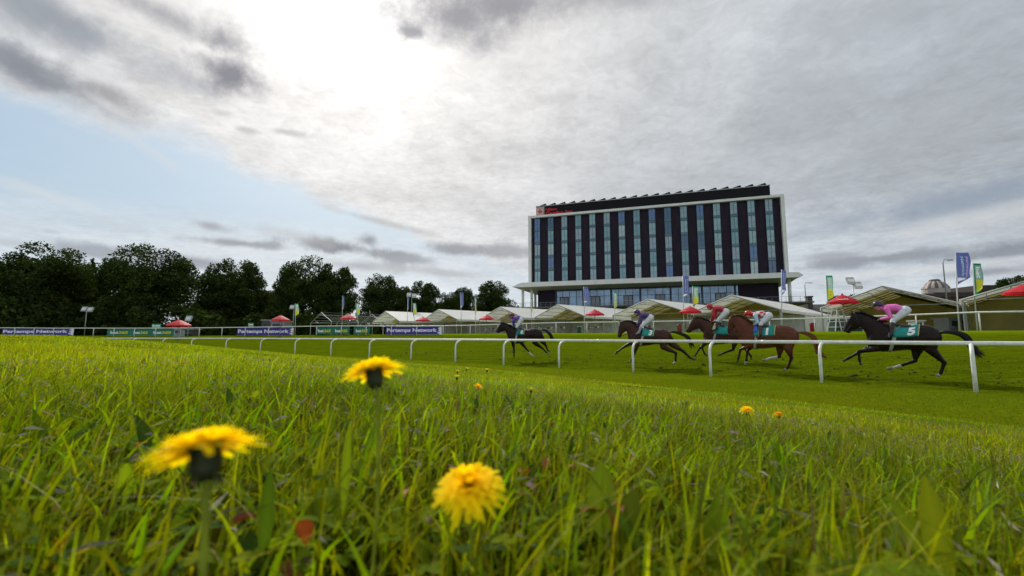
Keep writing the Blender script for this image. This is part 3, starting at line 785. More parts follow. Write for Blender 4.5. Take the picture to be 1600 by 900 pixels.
# ------------------------------------------------------------------ hotel
def build_hotel():
    A = Vector((4.70, 116.0, 0.0)); u = Vector((0.949, -0.316, 0)).normalized(); w = Vector((-u.y, u.x, 0)); L = 57.8
    t = thing('hotel_building', 'tall dark hotel with sixteen strips of windows in a white frame, standing above the tents', 'building', (A.x, A.y, .4), math.atan2(u.y, u.x))
    z_ = lambda z: z - .4
    clad = bpy.data.materials.new('dark_cladding'); clad.use_nodes = True; T = NT(clad.node_tree); T.t.nodes.clear()
    out = T.n('ShaderNodeOutputMaterial'); p = T.n('ShaderNodeBsdfPrincipled'); p.inputs['Roughness'].default_value = .5; p.inputs['Specular IOR Level'].default_value = .12
    tc = T.n('ShaderNodeTexCoord'); br = T.n('ShaderNodeTexBrick'); br.offset = 0.5
    mp = T.n('ShaderNodeMapping'); T.put(mp.inputs[0], tc.outputs['Object']); mp.inputs['Rotation'].default_value = (R(90), 0, 0); T.put(br.inputs['Vector'], mp.outputs[0])
    br.inputs['Color1'].default_value = (.017, .011, .021, 1); br.inputs['Color2'].default_value = (.024, .015, .025, 1); br.inputs['Mortar'].default_value = (.006, .005, .008, 1)
    br.inputs['Scale'].default_value = 1; br.inputs['Brick Width'].default_value = .7; br.inputs['Row Height'].default_value = 1.65; br.inputs['Mortar Size'].default_value = .015
    T.put(p.inputs['Base Color'], br.outputs[0]); T.t.links.new(p.outputs[0], out.inputs[0])
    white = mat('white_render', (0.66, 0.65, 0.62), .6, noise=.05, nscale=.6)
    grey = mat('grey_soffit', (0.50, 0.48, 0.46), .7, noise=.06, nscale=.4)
    dark = mat('dark_metal_screen', (.011, .010, .012), .6, spec=.1)
    trim = mat('pale_trim', (.42, .43, .44), .5)
    mull = mat('dark_mullion', (.020, .035, .055), .4)
    z0, z1 = z_(13.15), z_(31.15)
    mb = MB(); mb.box((0.3, .35, z_(12.0)), (L - .3, 16, z1 - .05)); mb.build('wall', clad, t)
    mb = MB(); fr = .72                                       # projecting picture frame round the facade
    mb.box((-.35, -.55, z0), (-.35 + fr, 15.8, z1)); mb.box((L + .35 - fr, -.55, z0), (L + .35, 15.8, z1)); mb.box((-.35 + fr, -.55, z1 - .55), (L + .35 - fr, 15.8, z1))
    mb.build('facade_frame', white, t)
    # windows: five storeys in sixteen strips, with differing blinds and reflections
    glasses = [mat('glass_' + n, c, .12, spec=.7, noise=.16, nscale=.9) for n, c in
               [('pale_teal', (.24, .38, .41)), ('teal', (.16, .30, .34)), ('grey', (.26, .34, .40)), ('blue', (.09, .17, .34)), ('deep_blue', (.06, .12, .20)), ('drawn', (.36, .46, .47))]]
    spand = mat('spandrel_glass', (.07, .13, .16), .15, spec=.6)
    fh = (z1 - .62 - z0) / 5; ww = 1.50; proto = {}
    def window(kind):
        mb = MB(); g = .10
        mb.box((0, -.02, 0.0), (ww, .30, .62), 1)
        mb.box((.04, .06, .66), (ww * .50 - .03, .10, fh - .06), 0); mb.box((ww * .50 + .03, .06, .66), (ww - .04, .10, fh - .06), 0)
        for x0, x1 in ((0, .04), (ww * .5 - .03, ww * .5 + .03), (ww - .04, ww)): mb.box((x0, -.02, .62), (x1, .30, fh - .02), 2)
        mb.box((0.04, -.01, .62), (ww - .04, .29, .66), 2); mb.box((.04, -.01, fh - .06), (ww - .04, .29, fh - .02), 2)
        return mb.build('window', [glasses[kind], spand, mull], t)
    pitch = (L - 1.0) / 16
    seq = [3, 4, 2, 1, 0, 2, 3, 1, 3, 4, 2, 3, 0, 2, 0, 2]
    for i in range(16):
        for j in range(5):
            k = seq[i] if j == 4 else random.choice([0, 0, 1, 2, 5, 1, 0, 3 if random.random() < .4 else 2, 4 if random.random() < .25 else 1])
            if k not in proto: proto[k] = o = window(k)
            else: o = proto[k].copy(); COL.objects.link(o); o.parent = t
            o.location = (.62 + i * pitch + .55, .0, z0 + j * fh)
    # roof plant screen, its trim and the row of tilted panels
    zb, zt = z1 + .0, z_(33.85)
    mb = MB(); mb.box((1.4, 1.0, zb), (L - 2.0, 14, zt)); mb.build('roof_screen', dark, t)
    mb = MB(); mb.box((1.3, .9, zt), (L - 1.9, 14.1, zt + .16)); mb.build('roof_trim', trim, t)
    n = 21; st = (L - 4.2) / n; first = None
    for i in range(n):
        if first is None:
            mb = MB(); mb.prism([(0, 0, 0), (2.15, 0, 0), (1.95, 0, .50), (1.75, 0, .52)], (0, 3.2, 0)); first = o = mb.build('solar_panel', dark, t)
        else: o = first.copy(); COL.objects.link(o); o.parent = t
        o.location = (2.0 + i * st, 1.1, zt + .17)
    # canopy: a tapering white slab with pointed ends
    za = z_(12.35)
    F = [(-3.3, -5.0, za - .05), (-.9, -5.0, z_(13.25)), (L + 1.0, -5.0, z_(13.25)), (L + 1.9, -5.0, za + .15), (L + .9, -5.0, z_(12.15)), (-1.6, -5.0, z_(12.15))]
    B = [(-3.3, 17.0, za - .05), (-.9, 17.0, z_(13.25)), (L + 1.0, 17.0, z_(13.25)), (L + 1.9, 17, za + .15), (L + .9, 17, z_(11.8)), (-1.6, 17, z_(11.8))]
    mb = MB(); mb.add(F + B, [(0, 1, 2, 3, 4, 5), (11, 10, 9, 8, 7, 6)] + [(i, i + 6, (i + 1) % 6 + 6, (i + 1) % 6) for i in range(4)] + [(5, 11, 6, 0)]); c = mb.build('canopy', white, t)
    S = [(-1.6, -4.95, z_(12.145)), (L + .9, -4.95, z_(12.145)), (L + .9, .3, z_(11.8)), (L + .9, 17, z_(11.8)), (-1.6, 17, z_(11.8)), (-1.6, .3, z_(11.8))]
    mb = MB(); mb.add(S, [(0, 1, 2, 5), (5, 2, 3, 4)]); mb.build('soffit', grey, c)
    # glazed storey under the canopy
    zg, zh = z_(7.35), z_(11.75); yq = 1.2
    aub = mat('aubergine_panel', (.026, .016, .030), .5, spec=.12)
    mb = MB(); mb.box((1.6, yq + .2, zg), (6.4, 15, zh)); mb.build('dark_wall', aub, t)
    mb = MB(); mb.box((L - 9.5, yq + .2, zg), (L - 1.4, 15, zh)); mb.build('dark_wall', aub, t)
    conc = [mat('concourse_glass', (.16, .23, .31), .14, spec=.9, noise=.30, nscale=.35, metal=.55), mull, mat('door_glass', (.09, .12, .14), .1, spec=.8)]
    mb = MB(); mb.box((6.4, yq + .3, zg), (L - 9.5, 14.9, zh), 0)
    x = 6.4; k = 0
    while x < L - 9.5:
        thick = .10 if k % 4 else .45
        mb.box((x - thick / 2, yq + .16, zg), (x + thick / 2, yq + .29, zh), 1); x += 1.72; k += 1
    mb.box((6.4, yq + .13, zh - .3), (L - 9.5, yq + .157, zh), 1); mb.box((6.4, yq + .13, zg + 2.55), (L - 9.5, yq + .157, zg + 2.63), 1)
    mb.build('glazing', conc, t)
    for xd in (8.5, 16.4, 24.2, 31.6, 39.2, 44.6):
        mb = MB()
        mb.box((xd - 1.1, yq - .02, zg), (xd - .92, yq + .12, zg + 2.6), 1); mb.box((xd + .92, yq - .02, zg), (xd + 1.1, yq + .12, zg + 2.6), 1); mb.box((xd - .92, yq - .02, zg + 2.4), (xd + .92, yq + .12, zg + 2.6), 1)
        mb.box((xd - .06, yq - .01, zg), (xd + .06, yq + .11, zg + 2.4), 1); mb.box((xd - .92, yq + .04, zg), (xd - .07, yq + .08, zg + 2.4), 2); mb.box((xd + .07, yq + .04, zg), (xd + .92, yq + .08, zg + 2.4), 2)
        mb.build('door', conc, t)
    # podium, balcony and balustrade
    mb = MB(); mb.box((-4, 1.0, -.5), (L + 1.0, 16.5, z_(7.0))); mb.build('podium', mat('podium_grey', (.20, .20, .19), .8, noise=.12, nscale=.5), t)
    mb = MB(); mb.box((-4.5, -2.9, z_(7.0)), (L + 4.0, 17, z_(7.3))); mb.build('balcony', mat('balcony_slab', (.10, .10, .10), .7), t)
    mb = MB(); x = -4.4
    while x < L + 4.0:
        mb.box((x, -2.85, z_(7.3)), (x + .05, -2.8, z_(8.35)), 1); x += 1.3
    mb.box((-4.4, -2.87, z_(8.35)), (L + 3.9, -2.79, z_(8.41)), 1); mb.box((-4.4, -2.85, z_(7.42)), (L + 3.9, -2.80, z_(7.47)), 0); mb.box((-4.4, -2.85, z_(7.88)), (L + 3.9, -2.80, z_(7.91)), 0)
    gl = mat('balustrade_glass', (.20, .22, .22), .25, spec=.5)
    mb.build('balustrade', [gl, mat('rail_metal', (.22, .23, .24), .4, metal=.6)], t)
    first = None
    for (x, y) in ((-1.2, -2.6), (1.0, -2.2), (L - .2, -2.4), (-1.2, 9), (L - .2, 9)):
        mb = MB(); r = .34
        mb.tube([(x, y, z_(7.3)), (x, y, z_(12.0))], r, 14); mb.build('column', white, t, smooth=True)
    # roof sign
    red = mat('sign_red', (.62, .02, .03), .4)
    s = MB(); s.box((1.42, .86, zb + .12), (3.6, .98, zt - .2)); sg = s.build('sign_board', mat('sign_plate', (.50, .44, .42), .5), t)
    mb = MB(); cx, cz = 2.5, (zb + zt) / 2 - .02
    for k in range(8):
        a = k * math.pi / 4; q = .52
        mb.tube([(cx + math.cos(a) * .12, .83, cz + math.sin(a) * .12), (cx + math.cos(a) * q, .83, cz + math.sin(a) * q)], [.05, .14], 6)
    mb.box((cx - .95, .82, cz - .95), (cx + .95, .855, cz - .85)); mb.box((cx - .95, .82, cz + .85), (cx + .95, .855, cz + .95)); mb.box((cx - .95, .82, cz - .84), (cx - .85, .855, cz + .84)); mb.box((cx + .85, .82, cz - .84), (cx + .95, .855, cz + .84))
    mb.build('emblem', red, sg)
    lettering('Hilton', (4.0, .98, zb + 1.35), (1, 0, 0), (0, 0, 1), 2.9, .68, red, parent=sg, bold=.02, depth=.08)
    lettering('Garden Inn', (4.0, .98, zb + .18), (1, 0, 0), (0, 0, 1), 7.0, 1.0, red, parent=sg, bold=.03, depth=.08)
build_hotel()

# ------------------------------------------------------------------ frame tents along the track
GX, RX = Vector((.688, -.726, 0)), Vector((.726, .688, 0))
M_PVC = mat('white_tent_sheet', (.86, .86, .83), .5, noise=.05, nscale=.5, trans=.45)
M_SIDE = mat('tent_wall_sheet', (.76, .77, .73), .6, noise=.10, nscale=.7, trans=.35)
M_LINER = mat('buff_tent_lining', (.70, .63, .27), .7, noise=.10, nscale=.5, trans=.55)
M_ALU = mat('aluminium_frame', (.34, .34, .32), .6, metal=.1)
M_DARKF = mat('dark_frame_bar', (.05, .05, .04), .6)
def tent(apex_px, d, label, hw=5.1, L=24.0, back_wall=2, open_side=True, cover=True, group='white frame tents in a row', bays=5, cl=None):
    X = (apex_px - 800) / 715.0 * d; g = float(gz(X, d))
    t = thing('frame_tent', label, 'tent', (X, d, g), math.atan2(GX.y, GX.x), group)
    eh, ah = 2.62, 4.52; by = L / bays
    if cover:
        th = .03; ov = .15; sl = (ah - eh) / hw
        for s, nm in ((-1, 'roof_sheet'), (1, 'roof_sheet')):
            mb = MB(); xe = s * (hw + ov); ze = eh - sl * ov; n = 10
            # the sheet sags a little between the frames
            rows = []; ny = bays * 4
            for j in range(ny + 1):
                y = L * j / ny; sag = -.05 * abs(math.sin(math.pi * j / 4))
                rows.append([(xe * k / 6, y, ah + (ze - ah) * k / 6 + (sag if 0 < k < 6 else 0)) for k in range(7)])
            vs = [v for r in rows for v in r]; fs = [(j * 7 + k, j * 7 + k + 1, (j + 1) * 7 + k + 1, (j + 1) * 7 + k) for j in range(ny) for k in range(6)]
            mb.add(vs, fs); mb.add([(x, y, z + th) for x, y, z in vs], fs); o = mb.build('roof_sheet', M_PVC, t, smooth=True)
        # front valance: a scalloped strip on the eaves side
        mb = MB(); mb.box((hw + ov, 0, eh - .36), (hw + ov + .02, L, eh - .02)); mb.build('valance', M_PVC, t)
        mb = MB(); mb.box((-hw - ov - .02, 0, eh - .36), (-hw - ov, L, eh - .02)); mb.build('valance', M_PVC, t)
        # buff lining hung under the roof from the second frame on
        mb = MB(); y0 = by * .72; dz = .20
        for s in (-1, 1):
            mb.add([(0, y0, ah - dz), (s * hw * .97, y0, eh - dz * .8), (s * hw * .97, L - .1, eh - dz * .8), (0, L - .1, ah - dz)], [(0, 1, 2, 3)])
        mb.build('lining', M_LINER, t)
        yb = by * back_wall if back_wall else L - .05
        yb = min(yb, L - .05)
        mb = MB(); mb.prism([(-hw, yb, eh - .35), (hw, yb, eh - .35), (hw, yb, eh - .2), (0, yb, ah - .25), (-hw, yb, eh - .2)], (0, .03, 0)); mb.build('gable_wall', M_LINER, t)
        mb = MB(); mb.box((-hw, yb, 0.02), (hw, yb + .03, eh - .352)); mb.build('end_wall', M_SIDE if apex_px < 1300 else M_LINER, t)
        for k in range(bays):
            y0 = by * k + .08; y1 = by * (k + 1) - .08
            if k >= 1: mb = MB(); mb.box((-hw - .02, y0, 0.05), (-hw + .01, y1, eh - .1)); mb.build('side_wall', M_SIDE, t)
            if not open_side or k >= 2: mb = MB(); mb.box((hw - .01, y0, .05), (hw + .02, y1, eh - .1)); mb.build('side_wall', M_SIDE, t)
    mb = MB(); r = .055; m = 0
    for k in range(bays + 1):
        y = by * k + (.04 if k == 0 else 0)
        for s in (-1, 1):
            mb.tube([(0, y, ah - .07), (s * hw, y, eh - .07)], r, 6)
            if not cover or k == 0: mb.tube([(s * hw * .55, y, ah - .07 - (ah - eh) * .55), (-s * hw * .12, y, ah - .16 - (ah - eh) * .12)], r * .5, 5)
        if not cover or k == 0: mb.tube([(-hw, y, eh - .1), (hw, y, eh - .1)], r * .55, 5)
    for s in (-1, 1):
        for q in (0.0, .25, .5, .75, 1.0):
            mb.tube([(s * hw * q, 0, ah - .09 - (ah - eh) * q), (s * hw * q, L, ah - .09 - (ah - eh) * q)], r * .6, 5)
    mb.build('roof_frame', M_ALU, t)
    # ribs that show against the lining
    if cover:
        mb = MB()
        for k in range(1, bays * 2):
            y = by * k * .5 + .1
            if y < by * .75: continue
            for s in (-1, 1): mb.tube([(0, y, ah - .27), (s * hw * .96, y, eh - .22)], .035, 5)
        for s in (-1, 1):
            for q in (.25, .5, .75): mb.tube([(s * hw * q, by * .72, ah - .27 - (ah - eh) * q), (s * hw * q, yb, ah - .27 - (ah - eh) * q)], .03, 5)
        mb.build('lining_rib', M_DARKF, t)
    leg = None
    for k in range(bays + 1):
        for s in (-1, 1):
            if leg is None:
                mb = MB(); mb.box((-.05, -.05, 0), (.05, .05, eh - .02)); mb.box((-.14, -.14, 0), (.14, .14, .02)); leg = o = mb.build('leg', M_ALU, t)
            else: o = leg.copy(); COL.objects.link(o); o.parent = t
            o.location = (s * hw, by * k, 0)
    return t
tent(601, 86, 'white frame tent with its open gable above the purple banner, farthest of the covered tents', L=26)
tent(684, 82, 'white frame tent whose gable peak stands just past the upright blue flag before the trees', L=26, hw=5.6)['label'] = 'white frame tent second farthest of the covered ones, between two red umbrellas'
tent(781, 75.8, 'white frame tent directly behind the leading jockey at the near corner of the hotel', L=26, hw=5.4)['label'] = 'white frame tent directly behind the leading jockey'
tent(871.5, 70, 'white frame tent with a red parasol at its eaves, behind the leading horse', L=24)
tent(1013.5, 60, 'white frame tent whose gable rises behind the second jockey in purple', L=24, hw=5.4)
tent(1146, 54, 'white frame tent with a long open side of white posts, between the two jockeys in red', L=23)['label'] = 'white frame tent rising between the two red helmets, its posted side in view'
tent(1385, 44, 'white frame tent behind the jockey in pink, lined in buff cloth', L=22, back_wall=3, open_side=False)
tent(1680, 33, 'white frame tent cut off by the edge of the picture behind the two large flags', L=22, back_wall=2, hw=5.6, open_side=False)['label'] = 'white frame tent partly out of view, its roof rising past the green flag'
tent(500, 87, 'bare aluminium tent frame without any cover in front of the dark trees', L=26, cover=False, group='bare tent frames')

# ------------------------------------------------------------------ umbrellas
M_RED = mat('red_canvas', (.60, .012, .030), .65, noise=.12, nscale=2, trans=.30, tcol=(.85, .02, .04))
M_POLE = mat('grey_pole', (.30, .30, .29), .4, metal=.4)
M_PALEW = mat('white_print', (.8, .8, .8), .6)
def umbrella(px, d, w, label, top=2.95, text=False, pole=M_POLE):
    X = (px - 800) / 715.0 * d; g = float(gz(X, d)); t = thing('parasol', label, 'parasol', (X, d, g), random.uniform(0, .6), 'red parasols along the tents'); r = w / 2
    mb = MB(); n = 8; ht = top; he = top - .62; V = [(0, 0, ht)]; K = 4
    for q in range(1, K + 1):
        for i in range(n * 2):
            a = i * math.pi / n; f = q / K; rr = r * f * (1 if i % 2 == 0 else .955); z = ht - (ht - he) * f ** 1.25 + (.0 if i % 2 == 0 else .035 * f)
            V.append((rr * math.cos(a), rr * math.sin(a), z))
    N = n * 2; F = [(0, 1 + i, 1 + (i + 1) % N) for i in range(N)]
    for q in range(K - 1):
        for i in range(N): a = 1 + q * N; F.append((a + i, a + N + i, a + N + (i + 1) % N, a + (i + 1) % N))
    a = 1 + (K - 1) * N; b = len(V)
    V += [(V[a + i][0], V[a + i][1], V[a + i][2] - .13) for i in range(N)]; F += [(a + i, b + i, b + (i + 1) % N, a + (i + 1) % N) for i in range(N)]
    mb.add(V, F); c = mb.build('canopy', M_RED, t)
    mb = MB(); mb.tube([(0, 0, ht - .02), (0, 0, ht + .10)], [.10, .03], 8); mb.build('vent_cap', M_RED, c)
    mb = MB(); mb.tube([(0, 0, 0), (0, 0, ht - .03)], .035, 8); mb.build('pole', pole, t, smooth=True)
    mb = MB(); mb.box((-.32, -.32, 0), (.32, .32, .09)); mb.tube([(0, 0, .09), (0, 0, .35)], .06, 8); mb.build('base', mat('parasol_base', (.10, .10, .10), .8), t)
    mb = MB()
    for i in range(n):
        a = i * 2 * math.pi / n; mb.tube([(0, 0, ht - .08), (r * .97 * math.cos(a), r * .97 * math.sin(a), he + .01)], .012, 4)
        mb.tube([(0, 0, he - .25), (r * .5 * math.cos(a), r * .5 * math.sin(a), ht - (ht - he) * .42 - .06)], .010, 4)
    mb.build('rib', mat('dark_rib', (.04, .04, .04), .5), t)
    if text:
        v = Vector((X, d, 0)).normalized(); ang = math.atan2(-v.y, -v.x) - t.rotation_euler.z; o_ = Vector((math.cos(ang), math.sin(ang), 0)); s_ = Vector((-o_.y, o_.x, 0))
        up_ = (Vector((0, 0, 1)) * r - o_ * (-.62)).normalized(); up_ = (Vector((0, 0, .62)) - o_ * r).normalized()
        lettering('Coca-Cola', o_ * (r * .86) - s_ * .38 + Vector((0, 0, he + .145)), s_, up_, .76, .20, M_PALEW, parent=c, depth=.01, italic=.3)
    return t
umbrella(278, 52, 2.5, 'red parasol alone before the trees, beyond the green boards nearest the edge')['label'] = 'red parasol farthest from the hotel, open in front of the large dark trees'
umbrella(437, 61, 2.4, 'red parasol over grey kiosks behind the purple banner, beside a yellow and white flag')
umbrella(543, 66, 2.35, 'red parasol in front of the bare tent frame')
umbrella(660, 76, 2.5, 'red parasol between the two farthest covered tents')
umbrella(760, 71, 2.4, 'red parasol just ahead of the black head of the leading horse')
umbrella(930, 57, 2.45, 'red parasol between the leading jockey and the second jockey')
umbrella(1080, 51, 2.45, 'red parasol just ahead of the jockey in plain red')
umbrella(1321, 36.5, 2.2, 'red parasol with white lettering beside the pink jockey, above a white trestle', text=True)
umbrella(1612, 31, 2.4, 'red parasol half out of the picture under the last tent', top=3.2)

# ------------------------------------------------------------------ flags
def flag(px_bot, px_top, py_top, d, w, h, colr, label, lean=0.0, wave=.12, seed=0, yaw=0.0, words=None):
    """tall banner flag on a pole with a short arm at its head; w, h cloth size"""
    X = (px_bot - 800) / 715.0 * d; g = float(gz(X, d)); tp = at(px_top, py_top, d); H = tp.z - g
    t = thing('banner_flag', label, 'flag', (X, d, g), 0, 'banner flags along the track')
    dx = tp.x - X
    pb = MB(); pb.tube([(0, 0, 0), (dx * .35, 0, H * .5), (dx, 0, H)], [.055, .045, .028], 8); pb.build('pole', mat('white_pole', (.55, .56, .55), .4), t, smooth=True)
    ang = yaw; ux = Vector((math.cos(ang), math.sin(ang), 0)); rs = random.Random(seed); ph = rs.uniform(0, 6)
    nx, nz = 8, 26; V = []; C = []
    blue = (.095, .12, .33); pgreen = (.015, .22, .115); white = (.70, .74, .78); yel = (.62, .66, .04); pink = (.55, .42, .62)
    green_pale = (.30, .50, .40)
    for j in range(nz + 1):
        for i in range(nx + 1):
            u, v = i / nx, j / nz; ed = 1.0 if v < .72 else 1.0 - (v - .72) / .28 * .55
            off = wave * w * math.sin(4.5 * v * h / 1.6 + ph + 2.2 * u) * u
            base = Vector((dx * (1 - v * h / H * .6), 0, H - .03 - v * h)) + ux * (u * w * ed * (1 - .06 * math.sin(5 * v + ph))) + Vector((-ux.y, ux.x, 0)) * off
            base.z += (-.10 * u * w * math.sin(3 * v)) + (v > .72) * u * (v - .72) * h * .5
            V.append(base)
    F = [(j * (nx + 1) + i, j * (nx + 1) + i + 1, (j + 1) * (nx + 1) + i + 1, (j + 1) * (nx + 1) + i) for j in range(nz) for i in range(nx)]
    if colr == 'blue': C = [blue if not (.80 < (k // (nx + 1)) / nz < .90 and .1 < (k % (nx + 1)) / nx < .8) else white for k in range(len(V))]
    else:
        for k in range(len(V)):
            v = (k // (nx + 1)) / nz; u = (k % (nx + 1)) / nx
            inner = .14 < u < .92
            C.append(pgreen if v < .05 or not inner else (green_pale if v < .48 else (yel if v < .88 else pgreen)))
    o = mesh_np('cloth', np.array([tuple(v) for v in V]), np.array([f for q in F for f in ((q[0], q[1], q[2]), (q[0], q[2], q[3]))]), [attr_mat('flag_cloth', .7, .35, .1, (1, 1, 1))], np.array(C), parent=t, smooth=True)
    def vert_text(body, u0, uw, v0, v1, m, yoff=.03):
        """lettering that reads from the foot upwards, laid on both the cloth's place and its fall"""
        cu = lettering(body, (0, 0, 0), (1, 0, 0), (0, 1, 0), 1, 1, m, parent=o, bold=.03, depth=.004)
        me = cu.data
        for vx in me.vertices:
            lx_, ly_ = vx.co.x, vx.co.y; u = u0 + uw * (1 - ly_); v = v0 + (v1 - v0) * lx_
            # top to bottom reading, letters turned a quarter
            u = u0 + uw * ly_
            fi, fj = min(u * nx, nx - 1e-4), min(v * nz, nz - 1e-4); i, j = int(fi), int(fj); a, b = fi - i, fj - j; q = j * (nx + 1) + i
            p = V[q] * (1 - a) * (1 - b) + V[q + 1] * a * (1 - b) + V[q + nx + 1] * (1 - a) * b + V[q + nx + 2] * a * b
            nrm = Vector((ux.y, -ux.x, 0)); vx.co = p + nrm * (.012 + vx.co.z)
        me.update()
    if colr == 'blue':
        vert_text('Pertemps', .62, .22, .12, .74, mat('flag_pink_print', pink, .6)); vert_text('Network', .34, .20, .12, .72, mat('flag_pale_print', (.45, .62, .72), .6))
    else:
        vert_text('bet', .28, .5, .10, .44, mat('flag_white_print', (.78, .82, .80), .6)); vert_text('365', .28, .5, .52, .84, mat('flag_gold_print', (.75, .52, .01), .6))
    return t
for a in [
    (1500, 1493, 394, 38, 1.15, 2.75, 'blue', 'large blue banner flag near the edge of the row, highest in the picture', 1, 0.0),
    (1528, 1520, 411, 37, .72, 2.75, 'green', 'green and yellow banner flag next to the large blue one', 2, 0.0),
    (1297, 1290, 430, 45, .72, 2.8, 'green', 'green and yellow banner flag beside the parasol with white lettering', 3, 0.1),
    (1223, 1221, 421, 47, .62, 2.7, 'blue', 'blue banner flag hanging furled at the far corner of the hotel', 4, 0.4),
    (1069, 1067, 431, 51, .70, 2.6, 'blue', 'blue banner flag at the middle of the hotel front', 5, 0.2),
    (1085, 1082, 447, 52.6, .68, 2.5, 'green', 'green and yellow banner flag over the parasol ahead of the red jockey', 6, 0.1),
    (914, 912, 448, 63, .66, 2.5, 'blue', 'blue banner flag before the glass doors behind the leading horse', 7, 0.1),
    (962, 959, 456, 60, .50, 2.5, 'green', 'green and yellow banner flag close to the second jockey', 8, 0.6),
    (831, 829, 465, 69, .45, 2.6, 'green', 'slim green and yellow banner flag seen edge on beneath the canopy end', 9, 1.0),
    (721, 719, 457, 70, .55, 2.6, 'blue', 'faded blue banner flag against the trees just before the hotel', 10, 0.5),
    (743, 742, 464, 67, .40, 2.8, 'green', 'slim pale green banner flag nearly edge on beside the tent behind the leading horse', 11, 1.1),
    (636, 637, 463, 77, .35, 2.5, 'blue', 'slim blue banner flag nearly edge on in the gap between the farthest tents', 12, 1.1),
    (648, 645, 473, 80, .60, 2.4, 'green', 'small green banner flag over the end of the purple banner nearest the horses', 13, 0.1),
    (560, 556, 473, 80, .62, 2.4, 'green', 'small pale green banner flag over the bare tent frame', 14, 0.2),
    (534, 535, 462, 77, .38, 2.6, 'blue', 'small blue banner flag over the red parasol at the bare frame', 15, 0.9),
    (461, 461, 474, 78, .66, 2.4, 'green', 'green and yellow banner flag at the start of the bare tent frame', 16, 0.0)]:
    flag(a[0], a[1], a[2], a[3], a[4], a[5], a[6], a[7], seed=a[8], yaw=a[9])

# ------------------------------------------------------------------ advertising boards on the far rail
M_PURP = mat('purple_banner_cloth', (.055, .030, .28), .6, noise=.12, nscale=2)
M_BGRN = mat('green_board', (.008, .17, .095), .5, noise=.1, nscale=2)
M_YEL = mat('yellow_print', (.72, .56, .01), .5)
fcurve = catmull(far_pts, 20)
def on_far(px):
    """point of the far rail line in the direction measured for this board's end"""
    s = (px - 800) / 715.0; best = min(fcurve, key=lambda p: abs(p[0] / p[1] - s)); return Vector((best[0], best[1], 0))
def board(px0, px1, kind, label, group, h=1.02, back=.16):
    a, b = on_far(px0), on_far(px1); u = (b - a); L = u.length; u.normalize(); n = Vector((-u.y, u.x, 0)); a = a + n * back; g = float(gz(a.x, a.y))
    t = thing('banner' if kind == 'purple' else 'advertising_board', label, 'banner' if kind == 'purple' else 'board', (a.x, a.y, g), math.atan2(u.y, u.x), group)
    mb = MB(); z0 = .10; mb.box((0, 0, z0), (L, .03, z0 + h)); p = mb.build('panel', M_PURP if kind == 'purple' else M_BGRN, t)
    if kind == 'purple':
        lettering('Pertemps Network', (L * .02, -.002, z0 + h * .18), (1, 0, 0), (0, 0, 1), L * .90, h * .64, M_PALEW, parent=p, bold=.035, depth=.01)
        mb = MB(); mb.box((L * .965, -.014, z0), (L + .01, -.002, z0 + h)); e = mb.build('end_strip', M_PALEW, p)
        mb = MB(); mb.add([(L * .935, -.012, z0 + h * q) for q in (.1, .35)] + [(L * .965, -.012, z0 + h * .22)], [(0, 2, 1)])
        for q in (.12, .42, .70): mb.prism([(L * .94, -.012, z0 + h * q), (L * .965, -.012, z0 + h * (q + .02)), (L * .965, -.012, z0 + h * (q + .2)), (L * .948, -.012, z0 + h * (q + .16))], (0, -.006, 0))
        mb.build('logo', M_PALEW, p)
    else:
        lettering('bet', (L * .14, -.002, z0 + h * .26), (1, 0, 0), (0, 0, 1), L * .34, h * .42, M_PALEW, parent=p, bold=.04, depth=.01)
        lettering('365', (L * .50, -.002, z0 + h * .26), (1, 0, 0), (0, 0, 1), L * .38, h * .40, M_YEL, parent=p, bold=.04, depth=.01)
    first = None
    for x in ([.1, L / 2, L - .1] if kind == 'purple' else [.1, L - .1]):
        mb = MB(); mb.tube([(x, .06, 0), (x, .06, z0 + h - .05)], .025, 6); mb.build('stake', M_POLE, t)
    return t
    return t
board(-2, 111, 'purple', 'purple banner on the far rail at the very end of the track, nearest the large trees', 'purple banners on the far rail')['label'] = 'purple banner farthest from the hotel, its lower edge hidden by the grass bank'
board(371, 459, 'purple', 'purple banner on the far rail under the grey kiosk and red parasol', 'purple banners on the far rail')
board(603, 687, 'purple', 'purple banner on the far rail in front of the farthest covered tents', 'purple banners on the far rail')
for i, (x0, x1) in enumerate([(168.5, 202), (202.5, 235), (235.5, 271)]):
    board(x0, x1, 'green', ['green board first after the dark gap beside the purple banner', 'green board in the middle of the three by the lone red parasol', 'green board with a small green sign above it, nearest the lone red parasol'][i], 'green boards on the far rail')
for i, (x0, x1) in enumerate([(491.5, 520), (520.5, 548), (548.5, 576)]):
    board(x0, x1, 'green', ['green board nearest the purple banner, at the foot of the bare tent frame', 'green board in the middle of the three before the bare tent frame', 'green board nearest the covered tents, below the parasol of the bare frame'][i], 'green boards on the far rail')
